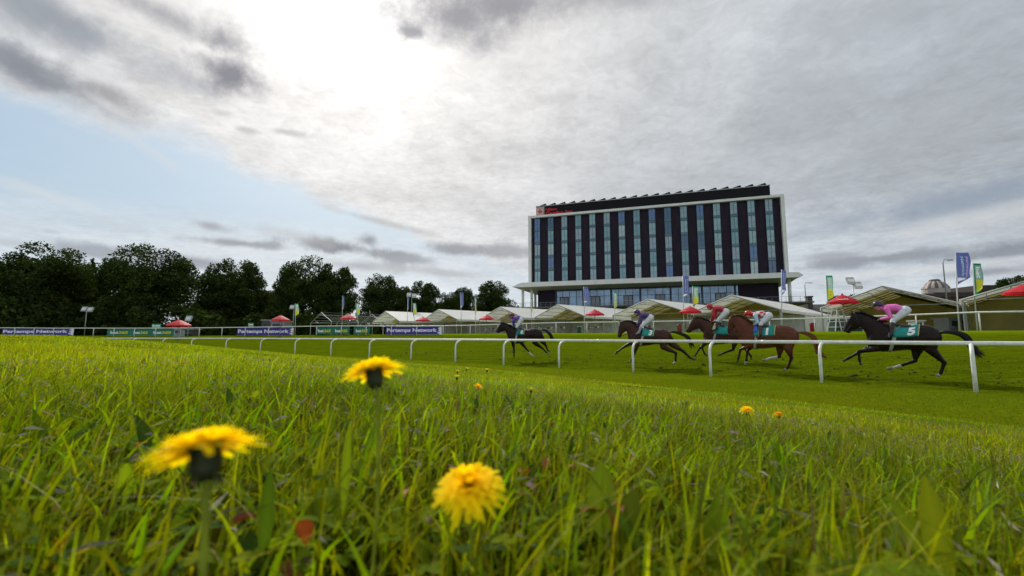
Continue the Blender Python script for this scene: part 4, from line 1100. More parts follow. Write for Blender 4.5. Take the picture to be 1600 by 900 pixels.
def small_sign(px0, px1, py0, py1, d, label):
    X = ((px0 + px1) / 2 - 800) / 715.0 * d; g = float(gz(X, d)); w = (px1 - px0) / 715.0 * d; z1 = at(px0, py0, d).z - g; z0 = at(px0, py1, d).z - g
    t = thing('small_sign', label, 'sign', (X, d, g), 0)
    mb = MB(); mb.box((-w / 2, 0, z0), (w / 2, .04, z1)); p = mb.build('panel', mat('sea_green_sign', (.03, .22, .15), .5), t)
    lettering('bet', (-w * .40, -.002, z0 + (z1 - z0) * .45), (1, 0, 0), (0, 0, 1), w * .8, (z1 - z0) * .42, M_PALEW, parent=p, bold=.04)
    lettering('365', (-w * .40, -.002, z0 + (z1 - z0) * .08), (1, 0, 0), (0, 0, 1), w * .8, (z1 - z0) * .30, M_YEL, parent=p, bold=.04)
    mb = MB(); mb.tube([(-w * .4, .06, 0), (-w * .4, .06, z1)], .03, 6); mb.tube([(w * .4, .06, 0), (w * .4, .06, z1)], .03, 6); mb.build('post', M_POLE, t)
small_sign(235.5, 250.5, 506, 514, 71, 'small square green sign standing above the green boards')
small_sign(386.5, 395.5, 504.5, 511, 69, 'small square pale green sign above the purple banner under the kiosk')

# ------------------------------------------------------------------ lamps and masts
M_MAST = mat('galvanised_steel', (.30, .31, .31), .45, metal=.5)
def floodlight(px, py, d, heads, label, r=.07, hw=.55):
    X = (px - 800) / 715.0 * d; g = float(gz(X, d)); H = at(px, py, d).z - g
    t = thing('floodlight', label, 'lamp', (X, d, g), 0)
    mb = MB(); mb.tube([(0, 0, 0), (0, 0, H)], [r, r * .7], 8); mb.build('pole', M_MAST, t, smooth=True)
    mb = MB(); mb.tube([(min(h[0] for h in heads), 0, H - .05), (max(h[0] for h in heads) + .01, 0, H - .05)], .04, 6); mb.build('arm', M_MAST, t)
    for hx, hz in heads:
        mb = MB(); M = Matrix.Translation((hx, 0, H + hz)) @ Matrix.Rotation(R(-25), 4, 'X')
        mb.box((-hw / 2, -.12, -.28 * hw / .55), (hw / 2, .14, .28 * hw / .55), 0, M); mb.box((-hw * .42, -.135, -.2), (hw * .42, -.122, .2), 1, M)
        mb.build('lamp_head', [mat('lamp_housing', (.34, .35, .34), .5), mat('lamp_glass', (.6, .62, .62), .2)], t)
    return t
floodlight(131.5, 483, 75, [(-.4, 0), (.6, -.08)], 'twin floodlight on a dark pole before the black mass of trees', hw=.8)
floodlight(293, 498, 64, [(0, 0)], 'single square lamp on a white pole beside the lone red parasol', r=.09, hw=.8)
floodlight(457, 480, 76, [(-.3, .0)], 'single lamp on a pole next to the flag at the bare tent frame', hw=.7)
floodlight(1339, 444, 60, [(-.25, .45), (.65, -.15)], 'twin floodlight on a tall mast beside the tent behind the pink jockey', r=.08, hw=.95)
floodlight(642, 462, 95, [(-.6, .2), (.5, 0)], 'twin floodlight far off among the trees between the farthest tents', hw=.9)['label'] = 'twin floodlight standing against the trees behind the farthest tents'
def street_lamp(px, py, d, arm, label):
    X = (px - 800) / 715.0 * d; g = float(gz(X, d)); H = at(px, py, d).z - g
    t = thing('street_lamp', label, 'lamp', (X, d, g), 0)
    mb = MB(); mb.tube([(0, 0, 0), (0, 0, H * .96), (arm * .15, 0, H), (arm, 0, H)], [.12, .08, .06, .05], 8); mb.build('pole', M_MAST, t, smooth=True)
    mb = MB(); mb.box((arm - .35, -.15, H - .10), (arm + .35, .15, H + .04)); mb.build('lamp_head', mat('lamp_housing', (.34, .35, .34), .5), t)
street_lamp(1485, 406, 70, 1.2, 'tall street lamp with one arm rising just before the large blue flag')
street_lamp(1263, 442, 105, 1.4, 'thin street lamp beyond the hotel against the grey sky')

# ------------------------------------------------------------------ buildings at the side
def brick_stand():
    Y = 112.0; t = thing('brick_building', 'long low brown brick building behind the two large flags', 'building', tuple(at(1428, 526, Y)), R(-6)); t.location.z = .4
    brick = mat('brown_brick', (.105, .052, .038), .8, noise=.35, nscale=.4); dk = mat('dark_band', (.022, .018, .018), .6); roofm = mat('felt_roof', (.055, .04, .035), .7)
    mb = MB(); mb.box((0, 0, -1), (60, 26, 9.2)); mb.build('wall', brick, t)
    mb = MB(); mb.box((-.4, -.5, 9.2), (60.4, 26.4, 10.0)); mb.box((7, 2, 10.0), (52, 20, 10.6)); mb.box((18, 3, 10.6), (60, 18, 12.4)); mb.build('roof', roofm, t)
    mb = MB(); mb.box((0, -.12, 5.9), (60, -.02, 6.8)); mb.box((0, -.12, 2.0), (60, -.02, 2.9)); mb.build('window_band', dk, t)
    mb = MB(); mb.box((-3.5, -.6, 7.6), (-.41, 12, 8.3)); mb.box((-3.2, -.5, -1), (-.41, 11.5, 7.6)); mb.build('side_wing', brick, t)
    for k in range(9):
        mb = MB(); mb.box((1.5 + k * 6.5, -.3, -1), (2.3 + k * 6.5, -.13, 9.19)); mb.build('pier', brick, t)
brick_stand()
def rotunda():
    Y = 118.0; c = at(1469, 526, Y); t = thing('rotunda', 'round building with a striped dome roof behind the long brick building', 'building', (c.x, c.y, .4))
    pale = mat('pale_stone', (.42, .38, .34), .7, noise=.1, nscale=1); br = mat('brown_stripe', (.11, .08, .07), .6)
    mb = MB(); n = 24; mb.rings([[(2.8 * math.cos(a * 2 * math.pi / n), 2.8 * math.sin(a * 2 * math.pi / n), z) for a in range(n)] for z in (-1, 12.0)]); mb.build('wall', pale, t, smooth=False)
    prof = [(2.9, 12.0), (2.7, 12.5), (2.3, 13.1), (1.8, 13.6), (1.1, 14.0)]; V = []; F = []; MI = []; N = 48
    mb = MB()
    for j in range(len(prof) - 1):
        for a in range(N):
            a0, a1 = a * 2 * math.pi / N, (a + 1) * 2 * math.pi / N; (r0, z0), (r1, z1) = prof[j], prof[j + 1]
            mb.add([(r0 * math.cos(a0), r0 * math.sin(a0), z0), (r0 * math.cos(a1), r0 * math.sin(a1), z0), (r1 * math.cos(a1), r1 * math.sin(a1), z1), (r1 * math.cos(a0), r1 * math.sin(a0), z1)], [(0, 1, 2, 3)], (a // 2) % 2)
    mb.build('roof', [pale, br], t)
    mb = MB(); mb.rings([[(r * math.cos(a * math.pi / 8), r * math.sin(a * math.pi / 8), z) for a in range(16)] for r, z in ((1.15, 14.0), (1.2, 14.2), (.8, 14.5))]); mb.build('cap', mat('dark_cap', (.12, .12, .12), .6), t)
rotunda()
def old_house():
    Y = 135.0; t = thing('old_building', 'old stone building with a pediment, dark roof and chimney behind the posted tent', 'building', tuple(at(1238, 526, Y)), R(-14)); t.location.z = .4
    st = mat('dark_stone', (.16, .13, .11), .8, noise=.2, nscale=.6); rf = mat('slate_roof', (.06, .055, .055), .6, noise=.2, nscale=1); pl = mat('window_pane', (.03, .035, .04), .1, spec=.8)
    mb = MB(); mb.box((0, 0, -1), (26, 12, 6.2)); mb.build('wall', st, t)
    mb = MB(); mb.prism([(-.5, -.6, 6.2), (-.5, 12.6, 6.2), (-.5, 6, 9.4)], (27, 0, 0)); r = mb.build('roof', rf, t)
    mb = MB(); mb.box((5.6, 3, 8.0), (7.0, 4.5, 11.4)); mb.box((5.4, 2.8, 11.4), (7.2, 4.7, 11.7)); mb.build('chimney', mat('soot_brick', (.07, .05, .04), .9), r)
    mb = MB(); mb.prism([(7, -1.3, 6.2), (16, -1.3, 6.2), (11.5, -1.3, 8.8)], (0, 3, 0)); mb.build('pediment', st, t)
    for k in range(5):
        mb = MB(); mb.tube([(7.6 + k * 1.95, -1.0, -1), (7.6 + k * 1.95, -1.0, 6.2)], .3, 10); mb.build('column', mat('pale_stone', (.42, .38, .34), .7), t, smooth=True)
    for k in range(6):
        x = 1.2 + k * 4.2; mb = MB(); mb.box((x, -.08, 2.2), (x + 1.2, -.01, 4.6)); mb.build('window', pl, t)
    mb = MB(); mb.box((-7, 1, -1), (0, 9, 8.2)); mb.box((-7.3, .7, 8.2), (0.0, 9.3, 8.6)); mb.build('wing', mat('grey_wing', (.14, .14, .14), .8), t)
old_house()

# ------------------------------------------------------------------ things standing about the tents
M_WHITE = mat('white_board', (.62, .63, .60), .5, noise=.08, nscale=2)
def kiosk(px, py_top, d, w, label, col, name='kiosk', dep=2.2):
    X = (px - 800) / 715.0 * d; g = float(gz(X, d)); H = at(px, py_top, d).z - g
    t = thing(name, label, name.replace('_', ' '), (X, d, g), 0)
    m = mat('kiosk_' + str(col), col, .6, noise=.1, nscale=1)
    mb = MB(); mb.box((-w / 2, 0, 0), (w / 2, dep, H - .12)); mb.build('body', m, t)
    mb = MB(); mb.box((-w / 2 - .1, -.15, H - .12), (w / 2 + .1, dep + .1, H)); mb.build('roof', mat('kiosk_roof', (.35, .35, .34), .5), t)
    mb = MB(); mb.box((-w * .36, -.03, H * .38), (w * .30, -.005, H * .78)); mb.build('hatch', mat('kiosk_hatch', (.04, .045, .05), .4), t)
    mb = MB(); mb.box((-w * .40, -.35, H * .34), (w * .34, -.03, H * .37)); mb.build('counter', M_WHITE, t)
kiosk(420, 499.5, 74, 2.6, 'dark grey kiosk behind the purple banner, shaded by the trees', (.06, .065, .07))
kiosk(433, 501, 70, 2.2, 'pale grey kiosk under the red parasol behind the purple banner', (.22, .22, .21))
kiosk(277, 513, 67, 1.0, 'pale blue grey cabinet at the foot of the lone red parasol', (.34, .38, .38), 'cabinet', .8)
kiosk(290, 513.5, 69, 2.4, 'dark stall with white lettered fascia beside the lamp near the lone parasol', (.05, .05, .05), 'stall', 1.5)
kiosk(1438, 500, 38, .78, 'white fridge standing at the back of the tent behind the pink jockey', (.62, .63, .62), 'fridge', .6)
kiosk(1500, 496, 44, 1.9, 'grey white cabin between the last two tents behind the flag poles', (.36, .37, .37), 'cabin', 1.6)
def bin_(px, d, col, label, h=.75):
    X = (px - 800) / 715.0 * d; g = float(gz(X, d)); t = thing('litter_bin', label, 'bin', (X, d, g)); m = mat('bin_' + str(col), col, .5); n = 14
    mb = MB(); mb.rings([[(r * math.cos(a * 2 * math.pi / n), r * math.sin(a * 2 * math.pi / n), z) for a in range(n)] for r, z in ((.22, 0), (.26, h * .9), (.27, h * .92), (.27, h))]); mb.build('body', m, t, smooth=True)
    mb = MB(); mb.rings([[(r * math.cos(a * 2 * math.pi / n), r * math.sin(a * 2 * math.pi / n), z) for a in range(n)] for r, z in ((.28, h), (.25, h + .08), (.1, h + .14))]); mb.build('lid', mat('bin_lid', (.03, .03, .03), .5), t, smooth=True)
bin_(1271, 43, (.42, .012, .04), 'crimson litter bin by the far rail between the chestnut horse and the pink jockey')
bin_(905, 58, (.03, .10, .09), 'dark green litter bin by the rail below the parasol between the first two jockeys')
bin_(1062, 52, (.30, .06, .04), 'rust red litter bin just ahead of the nose of the third horse', .85)
def table_set(px, d, label, colr=(.5, .5, .48), n=4):
    X = (px - 800) / 715.0 * d; g = float(gz(X, d)); t = thing('table', label, 'table', (X, d, g), random.uniform(0, 1)); m = mat('table_' + str(colr), colr, .6)
    mb = MB(); mb.box((-.75, -.4, .72), (.75, .4, .76)); mb.build('table_top', m, t)
    for sx in (-1, 1):
        for sy in (-1, 1):
            mb = MB(); mb.tube([(sx * .66, sy * .32, .72), (sx * .70, sy * .36, 0)], .022, 6); mb.build('leg', M_MAST, t)
    for k in range(n):
        a = math.pi * 2 * k / n + .4; cx, cy = 1.15 * math.cos(a), .85 * math.sin(a)
        c = thing('folding_chair', 'chair', 'chair', (X + cx, d + cy, g), a + math.pi / 2 + t.rotation_euler.z * 0, 'chairs at the tables by the tents')
        c['label'] = ['dark chair on the hotel side', 'pale chair facing the track', 'dark chair on the far side', 'pale chair by the rail'][k % 4] + ' at the ' + label.replace('white ', '')
        cm = mat('chair_dark' if k % 2 else 'chair_pale', (.05, .05, .05) if k % 2 else (.40, .40, .38), .5)
        mb = MB(); mb.box((-.21, -.2, .43), (.21, .2, .46)); mb.build('seat', cm, c)
        mb = MB(); mb.box((-.21, .19, .62), (.21, .215, .90)); mb.build('backrest', cm, c)
        for sx in (-1, 1):
            mb = MB(); mb.tube([(sx * .2, -.19, 0), (sx * .2, -.12, .44)], .014, 5); mb.build('leg', M_MAST, c)
            mb = MB(); mb.tube([(sx * .2, .24, 0), (sx * .2, .19, .45), (sx * .2, .20, .90)], .014, 5); mb.build('leg', M_MAST, c)
    return t
for px, d, lab in [(767, 73, 'white table ahead of the leading horse'), (852, 64, 'white table behind the tail of the leading horse'), (872, 60, 'white table just past the leading horse'),
                   (925, 58.5, 'white table between the first two jockeys'), (1008, 55, 'white table behind the second jockey'), (1078, 52.5, 'white table ahead of the red jockey')]:
    table_set(px, d, lab)
def trestle():
    d = 37.0; px = 1311; X = (px - 800) / 715.0 * d; g = float(gz(X, d)); t = thing('ladder_stand', 'white metal trestle stand under the parasol with white lettering', 'stand', (X, d, g)); m = M_WHITE
    for sx in (-1, 1):
        for sy in (-1, 1):
            mb = MB(); mb.tube([(sx * .62, sy * .5, 0), (sx * .16, sy * .25, 1.9)], .035, 6); mb.build('leg', m, t)
    mb = MB(); mb.box((-.25, -.3, 1.89), (.25, .3, 1.92)); mb.build('platform', m, t)
    mb = MB()
    for z in (.35, .8, 1.25, 1.7):
        k = 1 - z / 1.9; x = .16 + .46 * k; y = .25 + .25 * k
        for sx in (-1, 1): mb.tube([(sx * x, -y, z), (sx * x, y, z)], .022, 5)
        if z < 1: mb.tube([(-x, -y, z), (x, -y, z)], .022, 5)
    mb.build('rung', m, t)
    kiosk(1330, 497, 41, 2.6, 'dark green counter stall under the parasol with white lettering', (.012, .05, .045), 'bar_counter', 1.0)
trestle()

# ------------------------------------------------------------------ trees
M_BARK = mat('bark', (.045, .036, .026), .9, noise=.35, nscale=3, bump=.6, bscale=12)
M_LEAF = attr_mat('tree_leaf', .8, .16, .02, (1.2, 1.3, .5))
def crown_mesh(seed, H, W, kind='round', n_leaf=15000, base=.10, size=.36):
    """thousands of small leaf faces in clumps carried by limbs; returns leaf arrays and limb skeleton"""
    r = np.random.default_rng(seed); rs = random.Random(seed); limbs = []; clumps = []
    if kind == 'round':
        nl = 13
        for i in range(nl):
            a = i * 2.4 + rs.uniform(-.4, .4); t0 = rs.uniform(.10, .55); z0 = H * t0; reach = W * .5 * (1 - .25 * t0) * rs.uniform(.65, .95) * (1 if t0 < .4 else .75); rise = rs.uniform(.1, .45) * H * (1 - t0)
            p0 = Vector((0, 0, z0)); p2 = Vector((reach * math.cos(a), reach * math.sin(a), z0 + rise)); p1 = p0.lerp(p2, .5) + Vector((0, 0, .04 * H)); limbs.append((p0, p1, p2, .16 * (1 - t0) + .05))
            for q in (.45, .7, .9, 1.05):
                c = p0.lerp(p2, q) + Vector((rs.uniform(-1, 1), rs.uniform(-1, 1), rs.uniform(-.3, .9))) * W * .07; clumps.append((c, W * rs.uniform(.09, .155)))
        for i in range(64):                                     # the crown's skin: lumps over an uneven egg shape
            u = rs.uniform(0, 6.283); v = rs.uniform(-.75, 1) ; zz = H * (.55 + .40 * v) ; rad = W * .5 * math.sqrt(max(.02, 1 - (v * .96) ** 2)) * rs.uniform(.80, .96) * (1 + .07 * math.sin(3 * u + seed))
            if v > .3: rad *= .92
            clumps.append((Vector((rad * math.cos(u), rad * math.sin(u), zz)), W * rs.uniform(.075, .13)))
        for i in range(26): clumps.append((Vector((rs.uniform(-.26, .26) * W, rs.uniform(-.26, .26) * W, H * rs.uniform(.18, .80))), W * .17))
        for i in range(16):
            u = rs.uniform(0, 6.283); clumps.append((Vector((W * .44 * math.cos(u), W * .44 * math.sin(u), H * rs.uniform(.08, .3))), W * rs.uniform(.08, .12)))
    elif kind == 'fir':
        for i in range(26):
            t0 = .12 + .86 * i / 26; a = i * 2.4; reach = W * .5 * (1 - t0) ** .8 * rs.uniform(.7, 1.1) + .3; p0 = Vector((0, 0, H * t0)); p2 = p0 + Vector((reach * math.cos(a), reach * math.sin(a), -reach * .1 + .5)); limbs.append((p0, p0.lerp(p2, .5), p2, .06))
            for q in (.4, .75, 1.0): clumps.append((p0.lerp(p2, q), .28 + reach * .22))
        clumps.append((Vector((0, 0, H * .985)), .35))
    else:
        for i in range(60):
            clumps.append((Vector((rs.uniform(-.5, .5) * W, rs.uniform(-.5, .5) * 4, H * rs.uniform(.08, .8) * (0.75 + .25 * math.sin(i)))), H * rs.uniform(.15, .28)))
        for i in range(40): clumps.append((Vector(((i / 39 - .5) * W, rs.uniform(-.4, .4) * 4, H * .12)), H * .16))
    wts = np.array([c[1] ** 2 for c in clumps]); wts /= wts.sum(); idx = r.choice(len(clumps), n_leaf, p=wts)
    cc = np.array([tuple(c[0]) for c in clumps])[idx]; rad = np.array([c[1] for c in clumps])[idx]
    dr = r.normal(0, 1, (n_leaf, 3)); dr /= np.linalg.norm(dr, axis=1)[:, None]
    P = cc + dr * (rad * r.uniform(.35, 1.12, n_leaf) ** .6)[:, None] * np.array([1, 1, .78])
    a = r.normal(0, 1, (n_leaf, 3)); a /= np.linalg.norm(a, axis=1)[:, None]; b = np.cross(a, r.normal(0, 1, (n_leaf, 3))); b /= np.linalg.norm(b, axis=1)[:, None]
    s = size * r.lognormal(0, .3, n_leaf)[:, None]
    V = np.stack([P - a * s * .6, P + b * s * .32, P + a * s * .6, P - b * s * .32], 1).reshape(-1, 3); k = np.arange(n_leaf)[:, None] * 4
    F = np.vstack([k + np.array([[0, 1, 2]]), k + np.array([[0, 2, 3]])])
    cl = r.uniform(.7, 1.3, len(clumps))[idx]; base_c = np.array([.036, .056, .014]); C = base_c * (cl * r.lognormal(0, .25, n_leaf))[:, None]
    yl = r.random(n_leaf) < .06; C[yl] *= np.array([1.9, 1.5, .9])
    return V, F, np.repeat(C, 4, 0), limbs
TREE_PROTO = {}
def make_tree(kind, seed, H, W, n_leaf, size):
    key = (kind, seed); t = bpy.data.objects.new('tree', None); COL.objects.link(t)
    V, F, C, limbs = crown_mesh(seed, H, W, kind, n_leaf, size=size)
    mesh_np('crown', V, F, [M_LEAF], C, parent=t)
    if kind != 'hedge':
        mb = MB(); r0 = .026 * H if kind == 'round' else .014 * H
        mb.tube([(0, 0, -.3), (0, 0, .5), (.02 * W, 0, H * .3), (0, .02 * W, H * .6), (0, 0, H * .86)], [r0 * 1.5, r0, r0 * .8, r0 * .5, r0 * .12], 10)
        for p0, p1, p2, r_ in limbs: mb.tube([p0, p1, p2], [r_ * H / 18 + .05, r_ * .6 * H / 18 + .03, .03], 6)
        mb.build('trunk', M_BARK, t, smooth=True)
    TREE_PROTO[key] = t; return t
tree_used = set()
TSIZE = {('round', 1): (20, 17), ('round', 2): (20, 15), ('round', 3): (19, 14), ('round', 4): (18, 14), ('fir', 5): (18, 7)}
for (k, s), (H, W) in TSIZE.items(): make_tree(k, s, H, W, 38000 if k == 'round' else 10000, .38 if k == 'round' else .38)
def place_tree(key, px, py_top, d, wpx, label, group='trees behind the far rail', rot=None):
    H0, W0 = TSIZE[key]; X = (px - 800) / 715.0 * d; g = float(gz(X, d)); H = at(px, py_top, d).z - g; W = wpx / 715.0 * d
    if key in tree_used: t = copy_tree(TREE_PROTO[key])
    else: t = TREE_PROTO[key]; tree_used.add(key)
    t.location = (X, d, g); t.rotation_euler = (0, 0, random.uniform(0, 6.28) if rot is None else rot); t.scale = (W / W0, W / W0, H / H0 / .99)
    t.name = 'fir_tree' if key[0] == 'fir' else 'broadleaf_tree'; tag(t, label, 'tree', group); return t
T1, T2, T3, T4, T5 = ('round', 1), ('round', 2), ('round', 3), ('round', 4), ('fir', 5)
for a in [
    (T1, 62, 383, 100, 128, 'broad tree with a high rounded top, second from the edge of the treeline'),
    (T3, -8, 392, 98, 110, 'broad tree cut off by the edge of the picture at the start of the treeline'),
    (T2, 108, 408, 112, 70, 'lower broad tree filling the gap before the two firs'),
    (T5, 134, 405, 112, 30, 'first of two pointed firs, next to the high rounded tree'),
    (T5, 153, 404, 113, 28, 'second of two pointed firs, close against the widest tree'),
    (T4, 170, 418, 116, 60, 'dark filler tree standing behind the two firs'),
    (T1, 228, 383, 105, 132, 'widest tree of the row, standing alone with clear sky on both sides of its crown'),
    (T3, 326, 417, 125, 48, 'small lobe shaped tree leaning against the tree before the purple banner'),
    (T2, 362, 406, 120, 96, 'domed tree behind the purple banner and grey kiosk'),
    (T4, 405, 452, 128, 60, 'low tree between the domed tree and the twin topped pair'),
    (T1, 473, 401, 125, 90, 'taller one of the twin topped pair above the bare tent frame'),
    (T3, 521, 409, 128, 66, 'lower one of the twin topped pair above the bare tent frame'),
    (T4, 435, 450, 132, 46, 'low tree tucked under the twin topped pair'),
    (T2, 592, 429, 148, 66, 'rounded tree behind the farthest covered tent'),
    (T4, 630, 447, 150, 36, 'small low tree joining the rounded trees above the farthest tents'),
    (T3, 662, 436, 158, 52, 'rounded tree above the second farthest covered tent'),
    (T1, 700, 456, 165, 40, 'low tree behind the faded blue flag'),
    (T4, 722, 449, 172, 44, 'narrow rounded tree next to the faded blue flag'),
    (T2, 770, 439, 160, 62, 'last large tree of the row, next to the end of the hotel canopy'),
    (T3, 805, 476, 190, 26, 'small distant tree seen under the hotel canopy'),
    (T4, 1325, 461, 150, 60, 'low dark tree behind the parasol with white lettering'),
    (T3, 1595, 428, 100, 60, 'dark tree above the roof of the last tent at the edge'),
    (T1, 1640, 420, 105, 80, 'dark tree just beyond the edge of the picture past the last tent')]:
    place_tree(*a)
# leafy undergrowth that closes the space under the trees
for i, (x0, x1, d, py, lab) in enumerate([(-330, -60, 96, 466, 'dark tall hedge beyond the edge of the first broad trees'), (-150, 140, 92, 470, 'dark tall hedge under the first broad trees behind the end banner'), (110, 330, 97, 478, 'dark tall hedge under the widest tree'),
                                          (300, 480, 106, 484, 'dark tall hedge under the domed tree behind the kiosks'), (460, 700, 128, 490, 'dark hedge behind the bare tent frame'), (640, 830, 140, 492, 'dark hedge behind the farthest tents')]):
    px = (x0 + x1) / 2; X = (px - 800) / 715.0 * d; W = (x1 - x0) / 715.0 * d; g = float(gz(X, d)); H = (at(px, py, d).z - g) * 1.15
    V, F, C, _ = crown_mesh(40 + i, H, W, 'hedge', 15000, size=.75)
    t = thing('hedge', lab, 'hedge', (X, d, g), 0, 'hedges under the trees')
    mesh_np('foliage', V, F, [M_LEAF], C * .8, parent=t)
    mb = MB()
    for k in range(14):
        x = -W / 2 + W * (k + .5) / 14; mb.tube([(x, 0, -.2), (x + random.uniform(-.3, .3), .2, H * .6)], [.09, .03], 6)
    mb.build('stem', M_BARK, t)
# ------------------------------------------------------------------ horses and riders
def solid(mb, name, voxel, mats, parent=None, smooth_it=4):
    """weld overlapping lofts into one continuous skin"""
    o = mb.build(name, mats, parent, smooth=True)
    r = o.modifiers.new('r', 'REMESH'); r.mode = 'VOXEL'; r.voxel_size = voxel; r.use_smooth_shade = True
    s = o.modifiers.new('s', 'SMOOTH'); s.factor = .5; s.iterations = smooth_it
    dg = bpy.context.evaluated_depsgraph_get(); me = bpy.data.meshes.new_from_object(o.evaluated_get(dg))
    o.modifiers.clear(); old = o.data; o.data = me; bpy.data.meshes.remove(old); me.name = name
    me.materials.clear()
    for q in (mats if isinstance(mats, (list, tuple)) else [mats]): me.materials.append(q)
    return o
def ell(c, hv, w, n=14, pw=1.0):
    """ring: centre c, half height vector hv, half width w across (local y)"""
    out = []
    for k in range(n):
        a = 2 * math.pi * k / n; ca, sa = math.cos(a), math.sin(a)
        if pw != 1.0: ca = math.copysign(abs(ca) ** pw, ca); sa = math.copysign(abs(sa) ** pw, sa)
        out.append(Vector(c) + Vector(hv) * ca + Vector((0, 1, 0)) * (w * sa))
    return out
def limb(mb, pts, n=10):
    """pts: (Vector, radius in the side view, radius across)"""
    rings = []
    for i, (p, ra, rb) in enumerate(pts):
        t = (pts[min(i + 1, len(pts) - 1)][0] - pts[max(i - 1, 0)][0]).normalized(); a = t.cross(Vector((0, 1, 0)))
        a = a.normalized() if a.length > .05 else Vector((1, 0, 0)); b = t.cross(a).normalized()
        rings.append([p + a * (ra * math.cos(2 * math.pi * k / n)) + b * (rb * math.sin(2 * math.pi * k / n)) for k in range(n)])
    mb.rings(rings)
def set_cols(o, fn, name='col'):
    me = o.data; a = me.color_attributes.new(name, 'FLOAT_COLOR', 'POINT'); arr = np.ones((len(me.vertices), 4), np.float32)
    for i, v in enumerate(me.vertices): arr[i, :3] = fn(v.co)
    a.data.foreach_set('color', arr.ravel())
M_COAT = attr_mat('horse_coat', .38, 0, .16)
def _coat_bump(m):
    T = NT(m.node_tree); p = [n for n in m.node_tree.nodes if n.type == 'BSDF_PRINCIPLED'][0]; tc = T.n('ShaderNodeTexCoord')
    b = T.n('ShaderNodeBump'); b.inputs['Strength'].default_value = .55; b.inputs['Distance'].default_value = .05
    T.put(b.inputs['Height'], T.m('ADD', T.noise(tc.outputs['Object'], 5.5, 2, .5, .6), T.m('MULTIPLY', T.noise(tc.outputs['Object'], 16, 3, .6, .4), .25))); T.put(p.inputs['Normal'], b.outputs[0])
_coat_bump(M_COAT)
M_HAIR = attr_mat('horse_hair', .55, 0.05, .3)
M_BLACKL = mat('black_leather', (.015, .013, .013), .4)
M_SKIN = mat('skin', (.42, .24, .17), .55, noise=.06, nscale=20)
M_GOG = mat('goggle_glass', (.02, .02, .025), .15, spec=.8)
M_TEAL = mat('teal_saddlecloth', (.012, .25, .215), .7, noise=.1, nscale=8)

def seg_d(p, a, b):
    ab = b - a; t = max(0, min(1, (p - a).dot(ab) / ab.length_squared)); return (p - a - ab * t).length, t

